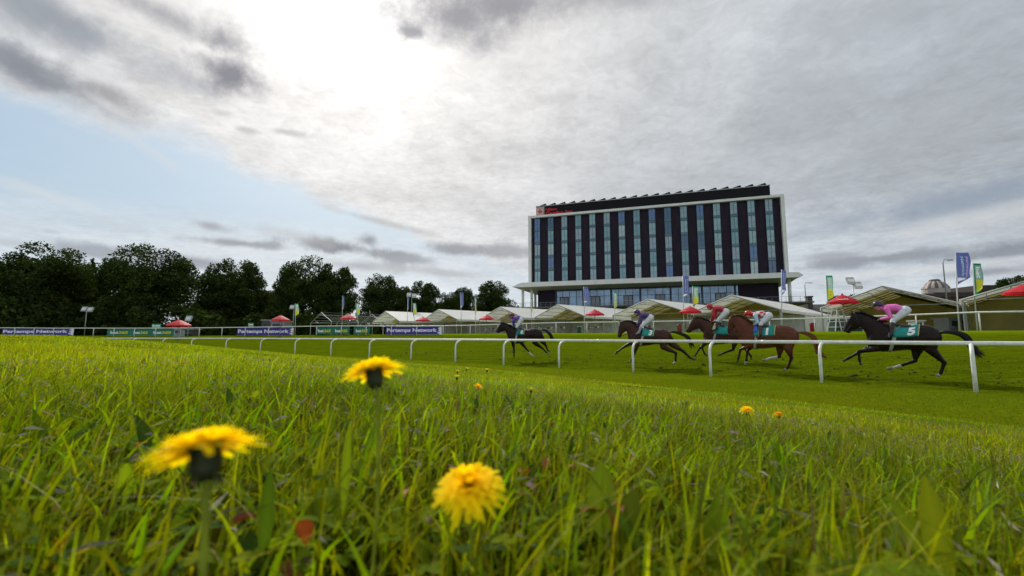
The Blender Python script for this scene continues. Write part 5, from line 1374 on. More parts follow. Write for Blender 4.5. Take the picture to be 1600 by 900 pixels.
def rider_and_horse(S):
    """S: what was measured for one horse and its rider. All outlines are (x, y) photo points, put on the horse's own upright plane."""
    k, ox, oy = S['crop']; d = S['d']; pc = S['pc']
    O = Vector(((pc - 800) / 715.0 * d, d, 0)); h = Vector((math.cos(S['hdg']), math.sin(S['hdg']), 0)); lat = Vector((-h.y, h.x, 0))
    O.z = float(gz(O.x, O.y)) ; rot = math.atan2(h.y, h.x)
    def pt(x, y, yl=0.0):
        px, py = ox + x / k, oy + y / k; dr = ray(px, py); Q = O + lat * yl
        t = Q.dot(lat) / dr.dot(lat); P = dr * t; r = P - O; return Vector((r.dot(h), yl, r.z))
    H = thing('racehorse', S['label'], 'horse', O, rot, 'racehorses galloping on the track')
    # ---- body: torso, neck, head and four legs, welded
    mb = MB()
    def loft(rows, pw=.9):
        rg = []
        for top, bot, w in rows:
            a, b = pt(*top), pt(*bot); rg.append(ell((a + b) / 2, (a - b) / 2, w, 16, pw))
        mb.rings(rg)
    loft(S['torso']); loft(S['neck']); loft(S['head'])
    legs = []
    for nm in ('f1', 'f2'):
        L = S[nm]; y = L[0]; J = [pt(x, z, y * (1.0 if i < 2 else .8)) for i, (x, z) in enumerate(L[1:])]      # shoulder, elbow, knee, fetlock, toe
        sh, el_, kn, fe, to = J; sh.y = y * .75
        limb(mb, [(sh, .16, .07), (sh.lerp(el_, .6), .13, .085), (el_, .105, .080), (el_.lerp(kn, .5), .078, .064), (kn.lerp(el_, .1), .053, .050), (kn, .058, .052), (kn.lerp(fe, .14), .050, .044), (kn.lerp(fe, .5), .043, .036), (fe.lerp(kn, .1), .045, .038), (fe, .051, .044), (fe.lerp(to, .45), .034, .033), (fe.lerp(to, .55), .036, .040), (to, .058, .054), (to + (to - fe) * .05, .03, .03)])
        legs.append((nm, [el_, kn, fe, to]))
    for nm in ('h1', 'h2'):
        L = S[nm]; y = L[0]; J = [pt(x, z, y * (1.0 if i < 2 else .8)) for i, (x, z) in enumerate(L[1:])]      # hip, stifle, hock, fetlock, toe
        hp, st, hk, fe, to = J; hp.y = y * .75
        limb(mb, [(hp, .20, .10), (hp.lerp(st, .5), .20, .12), (st, .15, .105), (st.lerp(hk, .45), .100, .078), (hk.lerp(st, .16), .062, .052), (hk, .068, .052), (hk.lerp(fe, .14), .056, .046), (hk.lerp(fe, .5), .046, .038), (fe.lerp(hk, .1), .047, .040), (fe, .053, .045), (fe.lerp(to, .45), .035, .034), (fe.lerp(to, .55), .038, .042), (to, .058, .054), (to + (to - fe) * .05, .03, .03)])
        legs.append((nm, [st, hk, fe, to]))
    # ears, nostril swell, cheek
    poll = pt(*S['ear'][0]); tip = pt(*S['ear'][1])
    for s in (-1, 1): 
        e = Vector((0, s * .055, 0)); limb(mb, [(poll + e * .8 - (tip - poll) * .3, .035, .028), (poll + e, .034, .026), (poll.lerp(tip, .55) + e * 1.2, .028, .018), (tip + e * 1.2, .008, .006)], 8)
    body = solid(mb, 'body', .017, [M_COAT], H, 5)
    body.data.name = 'horse_body'
    coat, point, dark = S['coat'], S['point'], S['muzzle']
    socks = S.get('socks', {}); mz = (pt(*S['head'][-1][0]) + pt(*S['head'][-1][1])) / 2
    def colour(co):
        c = np.array(coat)
        best = 9; info = None
        for nm, J in legs:
            for i in range(3):
                dd, t = seg_d(co, J[i], J[i + 1])
                if dd < best: best = dd; info = (nm, i + t)
        if best < .11:
            f = min(1, max(0, (info[1] - .35) / .5)); c = c * (1 - f) + np.array(point) * f
            if best < .07 and info[0] in socks and info[1] > socks[info[0]]: c = np.array((.50, .48, .45))
            if info[1] > 2.55 and best < .08: c = np.array((.06, .05, .045)) if info[0] not in socks else np.array((.22, .20, .18))
        f = max(0, 1 - (co - mz).length / .20); c = c * (1 - f) + np.array(dark) * f
        if S.get('blaze'):
            pass
        n_ = .10 * math.sin(co.x * 9 + co.z * 7) + .06 * math.sin(co.x * 23 - co.z * 17)
        return tuple(np.clip(c * (1 + n_), 0, 1))
    set_cols(body, colour)
    # eyes and nostrils
    e0 = pt(*S['eye'])
    mb = MB()
    for s in (-1, 1): mb.rings([ell(e0 + Vector((0, s * (.083 + q), 0)), Vector((0, 0, r_)), .001, 10) if False else [e0 + Vector((r_ * math.cos(a * .63), s * (.080 + q), r_ * math.sin(a * .63))) for a in range(10)] for q, r_ in ((0, .026), (.010, .022), (.016, .008))])
    mb.build('eye', M_GOG, H, smooth=True)
    # mane: locks from the crest blown back
    rs = random.Random(S['seed']); mbm = MB(); crest = [pt(*r_[0]) for r_ in S['neck']]; cr = catmull([tuple(c) for c in crest], 6)
    for c in cr:
        for q in range(3):
            c0 = Vector(c) + Vector((rs.uniform(-.02, .02), rs.uniform(-.015, .03), -.02)); Lm = rs.uniform(.07, .15)
            mbm.tube([c0, c0 + Vector((-.35 * Lm, rs.uniform(0, .04), .35 * Lm)), c0 + Vector((-.95 * Lm, rs.uniform(0, .06), .12 * Lm))], [.018, .013, .003], 5)
    mane = mbm.build('mane', M_HAIR, H, smooth=True); hc = S['hair']; set_cols(mane, lambda co: hc)
    mbt = MB(); T = [pt(x, y) for x, y in S['tail']]
    for q in range(70):
        f = rs.uniform(.62, 1.05); o1 = Vector((rs.uniform(-1, 1), rs.uniform(-1, 1), rs.uniform(-1, 1)))
        P = [p + o1 * (.018 + .072 * (i / (len(T) - 1)) ** .8) for i, p in enumerate(T)]; P[0] = T[0] + o1 * .012; n_ = max(3, int(round(len(P) * f))); P = P[:n_]
        cm_ = [Vector(p) for p in catmull([tuple(p) for p in P], 4)]
        mbt.tube(cm_, [.020 * (1 - .75 * i / len(cm_)) + .004 for i in range(len(cm_))], 5)
    tl = mbt.build('tail', M_HAIR, H, smooth=True); tc_ = S.get('tailcol', hc); set_cols(tl, lambda co: tc_)
    # ---- tack lies on the torso: ring by interpolation between torso sections
    TR = [((pt(*a) + pt(*b)) / 2, (pt(*a) - pt(*b)) / 2, w) for a, b, w in S['torso']]
    xs = [t[0].x for t in TR]
    def sect(x):
        for i in range(len(TR) - 1):
            if (xs[i] - x) * (xs[i + 1] - x) <= 0 and xs[i] != xs[i + 1]:
                f = (x - xs[i]) / (xs[i + 1] - xs[i]); return TR[i][0].lerp(TR[i + 1][0], f), TR[i][1].lerp(TR[i + 1][1], f), TR[i][2] * (1 - f) + TR[i + 1][2] * f
        return TR[-1]
    def wrap(x, ang, out):
        c, hv, w = sect(x); ca, sa = math.cos(ang), math.sin(ang); ca = math.copysign(abs(ca) ** .9, ca); sa = math.copysign(abs(sa) ** .9, sa)
        n_ = Vector((0, sa / max(w, .05), 0)) + hv * (ca / hv.length_squared)
        return c + hv * ca + Vector((0, 1, 0)) * (w * sa) + n_.normalized() * out
    def blanket(name, x0, x1, a_max, out, m, parent, nx=12, na=22, both=True, a_lo=None, droop=0.0):
        V = []; lo = -a_max if a_lo is None else a_lo
        for i in range(nx + 1):
            for j in range(na + 1):
                x = x0 + (x1 - x0) * i / nx; a = lo + (a_max - lo) * j / na
                V.append(wrap(x - droop * abs(a), a, out))
        F = [(i * (na + 1) + j, i * (na + 1) + j + 1, (i + 1) * (na + 1) + j + 1, (i + 1) * (na + 1) + j) for i in range(nx) for j in range(na)]
        b = MB(); b.add(V, F); n0 = len(V); 
        o = b.build(name, m, parent, smooth=True); md = o.modifiers.new('t', 'SOLIDIFY'); md.thickness = .012; return o
    cx0, cx1 = pt(*S['cloth'][0]).x, pt(*S['cloth'][1]).x; am = S.get('cloth_a', 1.55)
    cl = blanket('saddlecloth', cx0, cx1, am, .024, M_TEAL, H, droop=.03)
    em = blanket('edging', cx1 - .03, cx1 - .005, am, .030, mat('gold_edging', (.50, .46, .18), .6), cl, nx=2, droop=.03)
    if S.get('band'):
        col_, f0, f1 = S['band']; blanket('pad', cx0 + (cx1 - cx0) * f0, cx0 + (cx1 - cx0) * f1, am * .8, .040, mat('pad_' + str(col_), col_, .6), H, nx=3)
    sx = cx0 + (cx1 - cx0) * .18
    sd_ = blanket('saddle', sx + .10, sx - .32, .62, .045, M_BLACKL, H)
    gi = blanket('girth', sx + .02, sx - .07, math.pi - .001, .018, mat('girth_web', (.35, .35, .33), .7), H, nx=2, na=40)
    # number on the cloth: laid on both its sides
    if S.get('num'):
        u0 = cx0 + (cx1 - cx0) * .62
        for side in (1,):
            o = lettering(S['num'], (0, 0, 0), (1, 0, 0), (0, 1, 0), 1, 1, M_PALEW, name='number', parent=cl, bold=.05, depth=.004)
            bm = bmesh.new(); bm.from_mesh(o.data); bmesh.ops.subdivide_edges(bm, edges=bm.edges, cuts=3, use_grid_fill=True); bmesh.ops.triangulate(bm, faces=bm.faces); bm.to_mesh(o.data); bm.free()
            for v in o.data.vertices:
                a_ = am * (1.0 - .46 * (v.co.y * 1.0) - .06); nw = .12 if S['num'] == '1' else .30; x_ = cx0 + (cx1 - cx0) * (.60 + nw * v.co.x); v.co = wrap(x_ - .03 * a_, a_, .040 + v.co.z)
            o.data.update()
    # bridle, bit and reins
    HD = [((pt(*a) + pt(*b)) / 2, (pt(*a) - pt(*b)) / 2, w) for a, b, w in S['head']]
    mb = MB()
    def strap(c, hv, w, r_=.011): P = ell(c, hv * 1.06, w * 1.06 + .006, 18, .9); mb.tube(P + [P[0]], r_, 5)
    i1 = len(HD) - 2
    strap(HD[0][0], HD[0][1], HD[0][2]); c_, v_, w_ = HD[i1]; strap(c_, v_, w_)
    for s in (-1, 1):
        mb.tube([HD[0][0] + Vector((0, s * (HD[0][2] + .01), 0)), HD[1][0] + Vector((0, s * (HD[1][2] + .012), 0)) , c_ + Vector((0, s * (w_ + .01), 0))], .011, 5)
    mb.build('bridle', mat('white_bridle', (.30, .28, .26), .5) if S.get('pale_bridle') else M_BLACKL, H)
    # ---- rider
    J = S['rider']; RP = {n_: pt(*p) for n_, p in J.items()}
    Pn = thing('person', S['rlabel'], 'person', O, rot, 'jockeys riding in the race')
    mb = MB(); bones = []
    def bl(rows, region): limb(mb, rows, 12); bones.append((region, [r_[0] for r_ in rows], [max(r_[1], r_[2]) for r_ in rows]))
    hd, nk, sh, hp = RP['head'], RP['neck'], RP['shoulder'], RP['hip']
    axis = (hp - sh).normalized(); back = Vector((-axis.z, 0, axis.x)); back = back if back.z > 0 else -back
    mid = sh.lerp(hp, .5) + back * .035
    fw = (nk - sh); 
    limb(mb, [(sh - axis * .07, .045, .07), (sh - axis * .02, .095, .165), (sh + axis * .07, .118, .185), (mid, .115, .160), (sh.lerp(hp, .78), .105, .140), (hp, .125, .155), (hp + axis * .08, .10, .13), (hp + axis * .13, .03, .05)], 16)
    bones.append(('silks', [sh - axis * .05, sh.lerp(hp, .40), sh.lerp(hp, .72)], [.17, .17, .14])); bones.append(('breeches', [sh.lerp(hp, .88), hp, hp + axis * .10], [.14, .15, .13]))
    limb(mb, [(sh.lerp(nk, .1), .062, .07), (nk, .052, .052), (nk.lerp(hd, .5), .05, .05)], 10); bones.append(('neck', [sh.lerp(nk, .7), nk, nk.lerp(hd, .5)], [.05, .05, .05]))
    fd = Vector(S.get('face', (1, 0, -.15))).normalized(); upv = Vector((0, 1, 0)).cross(fd) * -1
    if upv.z < 0: upv = -upv
    rr_ = [(-.125, .02, .02), (-.105, .062, .050), (-.05, .088, .066), (.02, .100, .076), (.08, .088, .070), (.115, .045, .04)]
    mb.rings([[hd + upv * z + fd * (a_ * math.cos(t * .3927)) + Vector((0, 1, 0)) * (b_ * math.sin(t * .3927)) + fd * .01 for t in range(16)] for z, a_, b_ in rr_])
    limb(mb, [(hd + fd * .095 + upv * .005, .010, .010), (hd + fd * .118 - upv * .028, .016, .015), (hd + fd * .098 - upv * .042, .012, .014)], 8)      # nose
    limb(mb, [(hd + fd * .088 - upv * .068 - Vector((0, .022, 0)), .008, .008), (hd + fd * .096 - upv * .067, .011, .011), (hd + fd * .088 - upv * .068 + Vector((0, .022, 0)), .008, .008)], 8)   # lips
    for s in (-1, 1): mb.rings([[hd + Vector((0, s * (.070 + q), 0)) + upv * (.03 * math.sin(t * .785) - .01) + fd * (.018 * math.cos(t * .785)) for t in range(8)] for q in (-.01, .006, .012)])
    bones.append(('head', [hd], [.11]))
    for s in (-1, 1):
        es = RP['elbow'] + Vector((0, s * .20, 0)); S0 = sh + axis * .02 + Vector((0, s * .165, 0)); hn = RP['hand'] + Vector((0, s * .065, 0))
        bl([(S0, .068, .06), (S0.lerp(es, .4), .056, .052), (es, .043, .043), (es.lerp(hn, .35), .043, .040), (es.lerp(hn, .80), .030, .028), (es.lerp(hn, .92), .026, .030)], 'sleeves')
        bones[-1] = ('sleeves', bones[-1][1][:-1], bones[-1][2])
        df = (hn - es).normalized(); sd2 = Vector((0, s, 0)); dn_ = df.cross(sd2).normalized() * s
        if dn_.z > 0: dn_ = -dn_
        limb(mb, [(es.lerp(hn, .90), .024, .028), (hn, .022, .040), (hn + df * .045, .018, .040), (hn + df * .055, .010, .03)], 10)
        bones.append(('hand', [es.lerp(hn, .95), hn + df * .06], [.03, .04]))
        for q in range(4):
            yb = Vector((0, (-.030 + q * .020), 0)); L_ = (.9, 1.0, .96, .8)[q]; p0 = hn + df * .045 + yb
            limb(mb, [(p0 - df * .02, .0095, .0088), (p0 + df * .022 * L_, .0095, .0085), (p0 + df * .030 * L_ + dn_ * .028 * L_, .009, .008), (p0 + df * .004 + dn_ * .040 * L_, .008, .008), (p0 - df * .012 + dn_ * .028, .007, .007)], 7)
        limb(mb, [(hn - sd2 * .036 - df * .005, .011, .011), (hn - sd2 * .052 + df * .025 + dn_ * .008, .010, .010), (hn - sd2 * .040 + df * .050 + dn_ * .014, .008, .008)], 7)
        kw = sect(RP['knee'].x)[2]; H0 = hp + axis * .03 + Vector((0, s * .085, 0)); kn = RP['knee'] + Vector((0, s * max(.20, kw * .80), 0)); an = RP['ankle'] + Vector((0, s * (kw + .06), 0)); to = RP['toe'] + Vector((0, s * (kw + .07), 0))
        bl([(H0, .115, .095), (H0.lerp(kn, .35), .098, .085), (H0.lerp(kn, .75), .072, .066), (kn, .062, .056), (kn.lerp(an, .12), .056, .052)], 'breeches')
        bl([(kn.lerp(an, .15), .054, .052), (kn.lerp(an, .40), .056, .052), (kn.lerp(an, .75), .040, .038), (an, .038, .036)], 'boots')
        he = an - (to - an).normalized() * .05 - Vector((0, 0, .03))
        bl([(he, .030, .032), (an.lerp(to, .15) - Vector((0, 0, .02)), .040, .034), (an.lerp(to, .6), .030, .038), (to, .020, .026)], 'boots')
    silk, sleeve, helm = S['silk'], S['sleeve'], S['helm']; breech = mat('white_breeches', (.62, .63, .66), .6, noise=.05, nscale=9); boot = S.get('boot', M_BLACKL)
    rb = solid(mb, 'body', .0115, [M_SKIN], Pn, 3); rb.data.name = 'rider_body'
    # clothing is taken from the body's own skin region by region and stands a few millimetres off it
    me = rb.data; nv = len(me.vertices); reg = [None] * len(me.polygons)
    for p in me.polygons:
        c = p.center; bd = 9; br_ = None
        for region, P, rad in bones:
            if len(P) == 1: dd = (c - P[0]).length / rad[0]; 
            else:
                dd = 9
                for i in range(len(P) - 1):
                    q, t = seg_d(c, P[i], P[i + 1]); dd = min(dd, q / (rad[i] * (1 - t) + rad[i + 1] * t))
            if dd < bd: bd = dd; br_ = region
        reg[p.index] = br_
    def garment(region, m, out, nm, side=0, parent=Pn):
        fs = [me.polygons[i].vertices[:] for i in range(len(reg)) if reg[i] == region and me.polygons[i].center.y * side >= 0]
        if not fs: return None
        mp_ = {}; V = []
        for f in fs:
            for q in f:
                if q not in mp_: mp_[q] = len(V); v = me.vertices[q]; V.append(v.co + v.normal * out)
        b = MB(); b.add(V, [tuple(mp_[q] for q in f) for f in fs]); return b.build(nm, m, parent, smooth=True)
    garment('silks', silk, .016, 'jersey'); garment('breeches', breech, .010, 'breeches')
    for sd_y in (-1, 1):
        garment('sleeves', sleeve, .016, 'sleeve', sd_y); garment('boots', boot, .008, 'riding_boot', sd_y)
        if not S.get('bare'): garment('hand', mat('glove', (.10, .09, .09), .7), .0015, 'glove', sd_y)
    # helmet with peak, and goggles
    mb = MB(); hu = (upv * .92 - fd * .38).normalized(); hf = hu.cross(Vector((0, 1, 0))); hf = hf if hf.dot(fd) > 0 else -hf; hc_ = hd + upv * .035 - fd * .005
    mb.rings([[hc_ + hu * z + hf * (r_ * 1.10 * math.cos(t * .3142)) + Vector((0, 1, 0)) * (r_ * .93 * math.sin(t * .3142)) for t in range(20)] for z, r_ in ((-.035, .113), (0, .124), (.045, .122), (.085, .102), (.115, .066), (.128, .02))])
    he_ = mb.build('helmet', helm, Pn, smooth=True)
    mb = MB(); V = []
    for r_ in (.10, .165):
        for q in range(9): a = R(-62 + 124 * q / 8); V.append(hc_ - hu * (.012 + (r_ - .1) * .3) + hf * (r_ * 1.12 * math.cos(a)) + Vector((0, 1, 0)) * ((.115 if r_ > .12 else .108) * math.sin(a)))
    mb.add(V, [(q, q + 1, q + 10, q + 9) for q in range(8)]); pk = mb.build('peak', helm, he_); md = pk.modifiers.new('t', 'SOLIDIFY'); md.thickness = .008
    mb = MB(); mb.rings([ [hd + upv * (.012 + dz) + fd * (.098 * math.cos(R(-70 + 140 * q / 8)) + .012 + dx) + Vector((0, 1, 0)) * (.082 * math.sin(R(-70 + 140 * q / 8))) for q in range(9)] for dz, dx in ((-.024, 0), (-.020, .014), (.018, .014), (.024, 0))], caps=False); mb.build('goggles', M_GOG, Pn)
    # reins: from the bit to both hands; stirrups hang from the saddle
    mb = MB(); bit = c_ + v_ * -.25
    for s in (-1, 1):
        b0 = bit + Vector((0, s * (w_ + .01), 0)); h0 = RP['hand'] + Vector((0, s * .065, -.01)); mm = b0.lerp(h0, .5) + Vector((0, s * .04, -.06)); mb.tube(catmull([tuple(b0), tuple(mm), tuple(h0)], 5), .008, 5)
    mb.build('reins', M_BLACKL, H)
    mb = MB(); kw = sect(RP['ankle'].x)[2]
    for s in (-1, 1):
        a = RP['ankle'].lerp(RP['toe'], .45) + Vector((0, s * (kw + .065), -.045)); tp = wrap(sx - .08, s * .55, .05)
        mb.tube([tp, a + Vector((0, 0, .12))], .009, 5); mb.tube([a + Vector((0, .055, 0)), a + Vector((0, .05, .06)), a + Vector((0, 0, .125)), a + Vector((0, -.05, .06)), a + Vector((0, -.055, 0)), a + Vector((0, .055, 0))], .007, 5)
    mb.build('stirrup', M_MAST, H)
    return H, Pn

def check_mat(name, c1, c2, scale):
    m = bpy.data.materials.new(name); m.use_nodes = True; T = NT(m.node_tree); T.t.nodes.clear()
    out = T.n('ShaderNodeOutputMaterial'); p = T.n('ShaderNodeBsdfPrincipled'); p.inputs['Roughness'].default_value = .45; tc = T.n('ShaderNodeTexCoord'); ck = T.n('ShaderNodeTexChecker')
    mp_ = T.n('ShaderNodeMapping'); T.put(mp_.inputs[0], tc.outputs['Object']); mp_.inputs['Rotation'].default_value = (0, R(-12), 0); mp_.inputs['Location'].default_value = (.03, .02, .01)
    T.put(ck.inputs['Vector'], mp_.outputs[0]); ck.inputs['Color1'].default_value = (*c1, 1); ck.inputs['Color2'].default_value = (*c2, 1); ck.inputs['Scale'].default_value = scale
    T.put(p.inputs['Base Color'], ck.outputs[0]); T.t.links.new(p.outputs[0], out.inputs[0]); return m
M_PINK = mat('pink_silk', (.82, .15, .50), .4, noise=.12, nscale=9)
M_DPURP = mat('purple_silk', (.075, .035, .17), .4, noise=.15, nscale=9)
M_RSILK = mat('red_silk', (.42, .010, .035), .4, noise=.15, nscale=9)
M_LBLUE = mat('pale_blue_silk', (.40, .58, .72), .5, noise=.08, nscale=9)
M_RBLUE = mat('royal_blue_silk', (.07, .05, .38), .4, noise=.15, nscale=9)
BLK = (.010, .008, .008)
DARKBAY = dict(coat=(.016, .008, .006), point=BLK, muzzle=(.014, .010, .010), hair=(.008, .007, .007))
HU = math.atan2(UY, UX)
S5 = dict(crop=(6.43, 1300, 460), d=14.05, pc=1412, hdg=HU + .02, seed=5, label='black horse carrying the jockey in pink, last of the five and closest to the edge', **DARKBAY,
    torso=[((395, 395), (345, 480), .10), ((430, 330), (365, 530), .20), ((520, 290), (430, 572), .25), ((600, 300), (520, 578), .29), ((700, 315), (620, 572), .32), ((800, 318), (730, 560), .33), ((880, 303), (820, 560), .31), ((945, 305), (900, 570), .30), ((1020, 325), (990, 560), .25), ((1075, 360), (1060, 520), .18), ((1112, 420), (1100, 480), .08)],
    neck=[((222, 185), (280, 318), .075), ((275, 185), (305, 345), .085), ((345, 208), (335, 385), .10), ((430, 240), (350, 440), .13), ((520, 275), (370, 505), .17)],
    head=[((228, 186), (285, 320), .085), ((195, 190), (262, 345), .098), ((165, 240), (225, 352), .085), ((140, 290), (200, 368), .062), ((120, 340), (186, 385), .055), ((110, 365), (165, 392), .042)],
    ear=[((205, 200), (193, 158))], eye=(188, 245), tail=[(1095, 385), (1150, 378), (1220, 382), (1290, 400), (1355, 440), (1400, 520), (1440, 570), (1500, 615)],
    f1=(-.14, (430, 400), (400, 530), (262, 588), (160, 645), (112, 670)), f2=(.14, (450, 400), (455, 548), (268, 572), (274, 655), (290, 708)),
    h1=(-.15, (930, 420), (850, 560), (835, 668), (672, 722), (560, 748)), h2=(.15, (980, 420), (995, 560), (1130, 685), (1092, 790), (1052, 822)), socks=dict(h1=1.85, h2=2.35),
    cloth=((560, 320), (822, 320)), cloth_a=1.50, num='5', band=((.62, .25, .02), .0, .12),
    rider=dict(head=(462, 118), neck=(500, 135), shoulder=(540, 140), hip=(738, 158), knee=(612, 268), ankle=(600, 400), toe=(548, 432), elbow=(592, 236), hand=(478, 252)),
    silk=M_PINK, sleeve=M_PINK, helm=mat('dark_purple_helmet', (.045, .03, .07), .35), bare=True, rlabel='jockey in pink with a dark purple helmet on the black horse numbered 5')
S5['ear'] = [(205, 200), (193, 158)]
S4 = dict(crop=(6.43, 1140, 460), d=16.8, pc=1200, hdg=HU + .05, seed=4, label='chestnut horse with one white sock, under the jockey in red and white checks', coat=(.115, .034, .017), point=(.035, .013, .009), muzzle=(.03, .015, .012), hair=(.10, .035, .015), tailcol=(.17, .055, .018),
    torso=[((135, 340), (105, 450), .10), ((165, 290), (120, 510), .20), ((230, 298), (170, 540), .25), ((310, 315), (260, 548), .29), ((380, 320), (350, 545), .32), ((450, 318), (430, 535), .33), ((520, 308), (500, 525), .31), ((585, 312), (570, 540), .30), ((645, 335), (640, 520), .25), ((685, 375), (682, 480), .17), ((702, 415), (698, 455), .07)],
    neck=[((20, 222), (50, 325), .075), ((65, 210), (62, 365), .085), ((115, 222), (75, 410), .11), ((170, 255), (95, 460), .14), ((225, 295), (120, 500), .18)],
    head=[((30, 222), (50, 330), .085), ((5, 225), (35, 355), .095), ((-15, 265), (22, 368), .08), ((-20, 310), (10, 385), .060), ((-22, 350), (0, 400), .053), ((-20, 375), (-5, 408), .042)],
    ear=[(20, 232), (30, 205)], eye=(0, 275), tail=[(690, 385), (740, 385), (800, 402), (845, 435), (868, 500), (895, 580), (945, 615)],
    f1=(.14, (190, 400), (215, 512), (110, 552), (88, 640), (78, 680)), f2=(-.14, (200, 400), (225, 520), (180, 565), (168, 660), (158, 705)),
    h1=(-.15, (560, 420), (505, 535), (500, 628), (410, 640), (330, 668)), h2=(.15, (600, 420), (590, 550), (622, 640), (585, 735), (540, 762)), socks=dict(h1=1.2, h2=2.4, f2=2.3),
    cloth=((235, 320), (442, 320)), cloth_a=1.5, num='1', band=((.05, .12, .62), .0, .16),
    rider=dict(head=(190, 205), neck=(225, 195), shoulder=(262, 205), hip=(392, 212), knee=(325, 300), ankle=(332, 400), toe=(290, 432), elbow=(292, 290), hand=(248, 305)),
    silk=check_mat('red_white_check', (.62, .02, .03), (.68, .66, .66), 9.0), sleeve=M_LBLUE, helm=mat('red_helmet', (.60, .015, .02), .3), boot=mat('dark_red_boot', (.10, .012, .015), .4), rlabel='jockey in red and white checks with pale blue sleeves and red helmet')
S3 = dict(crop=(6.43, 1050, 460), d=20.7, pc=1118, hdg=HU + .10, seed=3, label='bay horse half hidden behind the chestnut, under the jockey in plain red', coat=(.060, .022, .013), point=(.012, .009, .008), muzzle=(.012, .01, .01), hair=(.010, .008, .008),
    torso=[((330, 330), (315, 430), .10), ((370, 290), (330, 480), .19), ((430, 295), (380, 500), .25), ((500, 312), (450, 505), .29), ((560, 325), (520, 500), .31), ((620, 330), (590, 490), .31), ((670, 330), (650, 495), .30), ((715, 350), (700, 480), .25), ((742, 385), (735, 450), .14)],
    neck=[((222, 240), (262, 330), .075), ((270, 233), (285, 355), .085), ((325, 250), (315, 390), .11), ((375, 272), (330, 425), .14), ((420, 290), (345, 460), .18)],
    head=[((232, 240), (268, 335), .085), ((205, 245), (248, 350), .095), ((182, 285), (225, 352), .08), ((162, 325), (205, 368), .060), ((143, 360), (190, 380), .053), ((135, 375), (172, 390), .042)],
    ear=[(222, 248), (214, 222)], eye=(203, 282), tail=[(735, 375), (770, 370), (800, 385), (830, 420), (850, 470)],
    f1=(-.14, (390, 400), (345, 488), (285, 535), (245, 590), (232, 618)), f2=(.14, (390, 400), (330, 490), (300, 530), (325, 590), (352, 622)),
    h1=(.15, (660, 400), (630, 480), (615, 555), (515, 590), (465, 612)), h2=(-.15, (690, 400), (720, 480), (745, 560), (790, 615), (800, 655)), socks={},
    cloth=((410, 300), (560, 300)), cloth_a=1.5, num=None, band=((.55, .50, .22), -.05, .14),
    rider=dict(head=(378, 128), neck=(402, 135), shoulder=(430, 142), hip=(545, 170), knee=(470, 265), ankle=(468, 340), toe=(432, 368), elbow=(425, 215), hand=(398, 272)),
    silk=M_RSILK, sleeve=M_RSILK, helm=mat('striped_red_helmet', (.50, .02, .03), .3), boot=M_BLACKL, bare=True, rlabel='jockey in a plain dark red jersey crouched on the bay behind the chestnut horse')
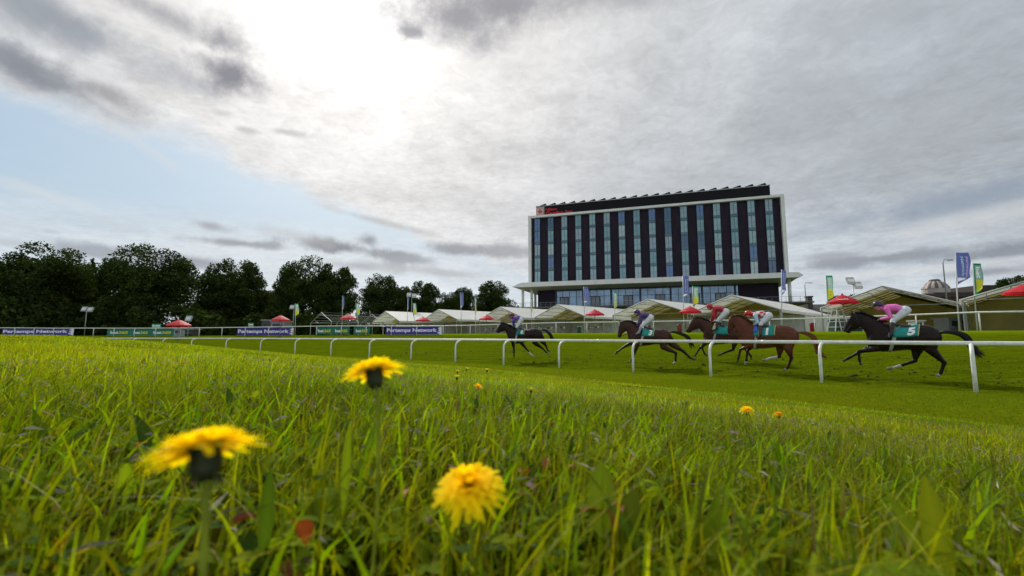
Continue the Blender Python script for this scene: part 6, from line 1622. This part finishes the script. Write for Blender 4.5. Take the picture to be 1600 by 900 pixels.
S2 = dict(crop=(7.5, 950, 470), d=19.9, pc=1008, hdg=HU + .30, seed=2, label='dark bay horse with bowed head under the jockey in purple, second in the race', coat=(.052, .021, .014), point=(.010, .008, .008), muzzle=(.015, .011, .01), hair=(.009, .007, .007),
    torso=[((290, 345), (245, 430), .10), ((325, 305), (265, 495), .20), ((390, 305), (320, 525), .25), ((460, 318), (400, 530), .29), ((530, 332), (480, 522), .32), ((590, 332), (560, 508), .32), ((640, 328), (620, 510), .31), ((690, 342), (680, 520), .27), ((728, 370), (722, 490), .20), ((750, 410), (745, 460), .09)],
    neck=[((150, 250), (205, 345), .075), ((205, 235), (225, 370), .085), ((255, 240), (232, 410), .11), ((300, 262), (240, 450), .14), ((350, 295), (262, 480), .18)],
    head=[((158, 250), (208, 345), .085), ((135, 262), (200, 368), .095), ((125, 305), (175, 380), .08), ((120, 350), (160, 405), .060), ((113, 395), (150, 428), .053), ((112, 420), (142, 438), .042)],
    ear=[(143, 262), (138, 234)], eye=(142, 300), tail=[(730, 365), (790, 368), (860, 388), (920, 415), (955, 460), (975, 510), (990, 548)],
    f1=(-.14, (330, 400), (285, 488), (180, 545), (112, 595), (84, 625)), f2=(.14, (350, 400), (345, 520), (312, 610), (280, 690), (255, 718)),
    h1=(.15, (640, 420), (655, 545), (795, 610), (793, 700), (768, 742)), h2=(-.15, (680, 420), (770, 520), (890, 598), (968, 672), (1020, 690)), socks=dict(h1=2.3),
    cloth=((385, 320), (520, 325)), cloth_a=1.5, num='3', band=None,
    rider=dict(head=(340, 145), neck=(365, 155), shoulder=(392, 168), hip=(500, 195), knee=(402, 300), ankle=(378, 365), toe=(345, 392), elbow=(372, 258), hand=(362, 305)),
    silk=M_DPURP, sleeve=M_DPURP, helm=mat('purple_helmet', (.06, .03, .12), .3), boot=mat('grey_boot', (.25, .27, .32), .5), rlabel='jockey in dark purple with a purple helmet crouched high on the second horse')
S1 = dict(crop=(9.47, 765, 475), d=24.3, pc=815, hdg=math.pi - .10, seed=1, label='black horse leading the race, under the jockey in blue and orange', **DARKBAY,
    torso=[((290, 375), (280, 470), .10), ((325, 345), (285, 540), .20), ((390, 350), (330, 580), .25), ((460, 362), (410, 590), .29), ((530, 372), (490, 570), .32), ((600, 366), (570, 552), .32), ((665, 360), (650, 545), .31), ((720, 368), (715, 555), .28), ((760, 395), (758, 540), .21), ((785, 430), (780, 490), .09)],
    neck=[((178, 278), (225, 385), .075), ((225, 290), (245, 425), .085), ((275, 312), (260, 470), .11), ((320, 338), (275, 510), .15), ((365, 350), (300, 545), .19)],
    head=[((185, 280), (228, 388), .085), ((158, 290), (210, 405), .095), ((132, 325), (182, 402), .08), ((112, 360), (160, 412), .060), ((96, 395), (143, 428), .053), ((88, 415), (128, 435), .042)],
    ear=[(170, 292), (166, 262)], eye=(155, 330), tail=[(765, 385), (820, 388), (865, 420), (900, 455), (920, 500), (925, 548)],
    f1=(-.14, (350, 440), (345, 570), (362, 680), (361, 755), (362, 792)), f2=(.14, (390, 440), (470, 575), (545, 665), (615, 745), (662, 785)),
    h1=(.15, (690, 450), (670, 575), (780, 655), (838, 712), (885, 740)), h2=(-.15, (720, 450), (790, 555), (838, 625), (855, 675), (890, 705)), socks=dict(f2=1.55, h1=2.5),
    cloth=((380, 370), (490, 370)), cloth_a=1.45, num='6', band=None,
    rider=dict(head=(325, 180), neck=(345, 190), shoulder=(372, 205), hip=(462, 225), knee=(405, 345), ankle=(440, 410), toe=(415, 462), elbow=(352, 265), hand=(362, 332)),
    silk=check_mat('blue_orange_patches', (.08, .05, .42), (.62, .12, .04), 5.0), sleeve=M_RBLUE, helm=mat('plum_helmet', (.13, .03, .09), .3), boot=mat('teal_boot', (.02, .12, .11), .5), rlabel='jockey in blue with orange patches on the leading black horse')
for S in (S5, S4, S3, S2, S1): rider_and_horse(S)
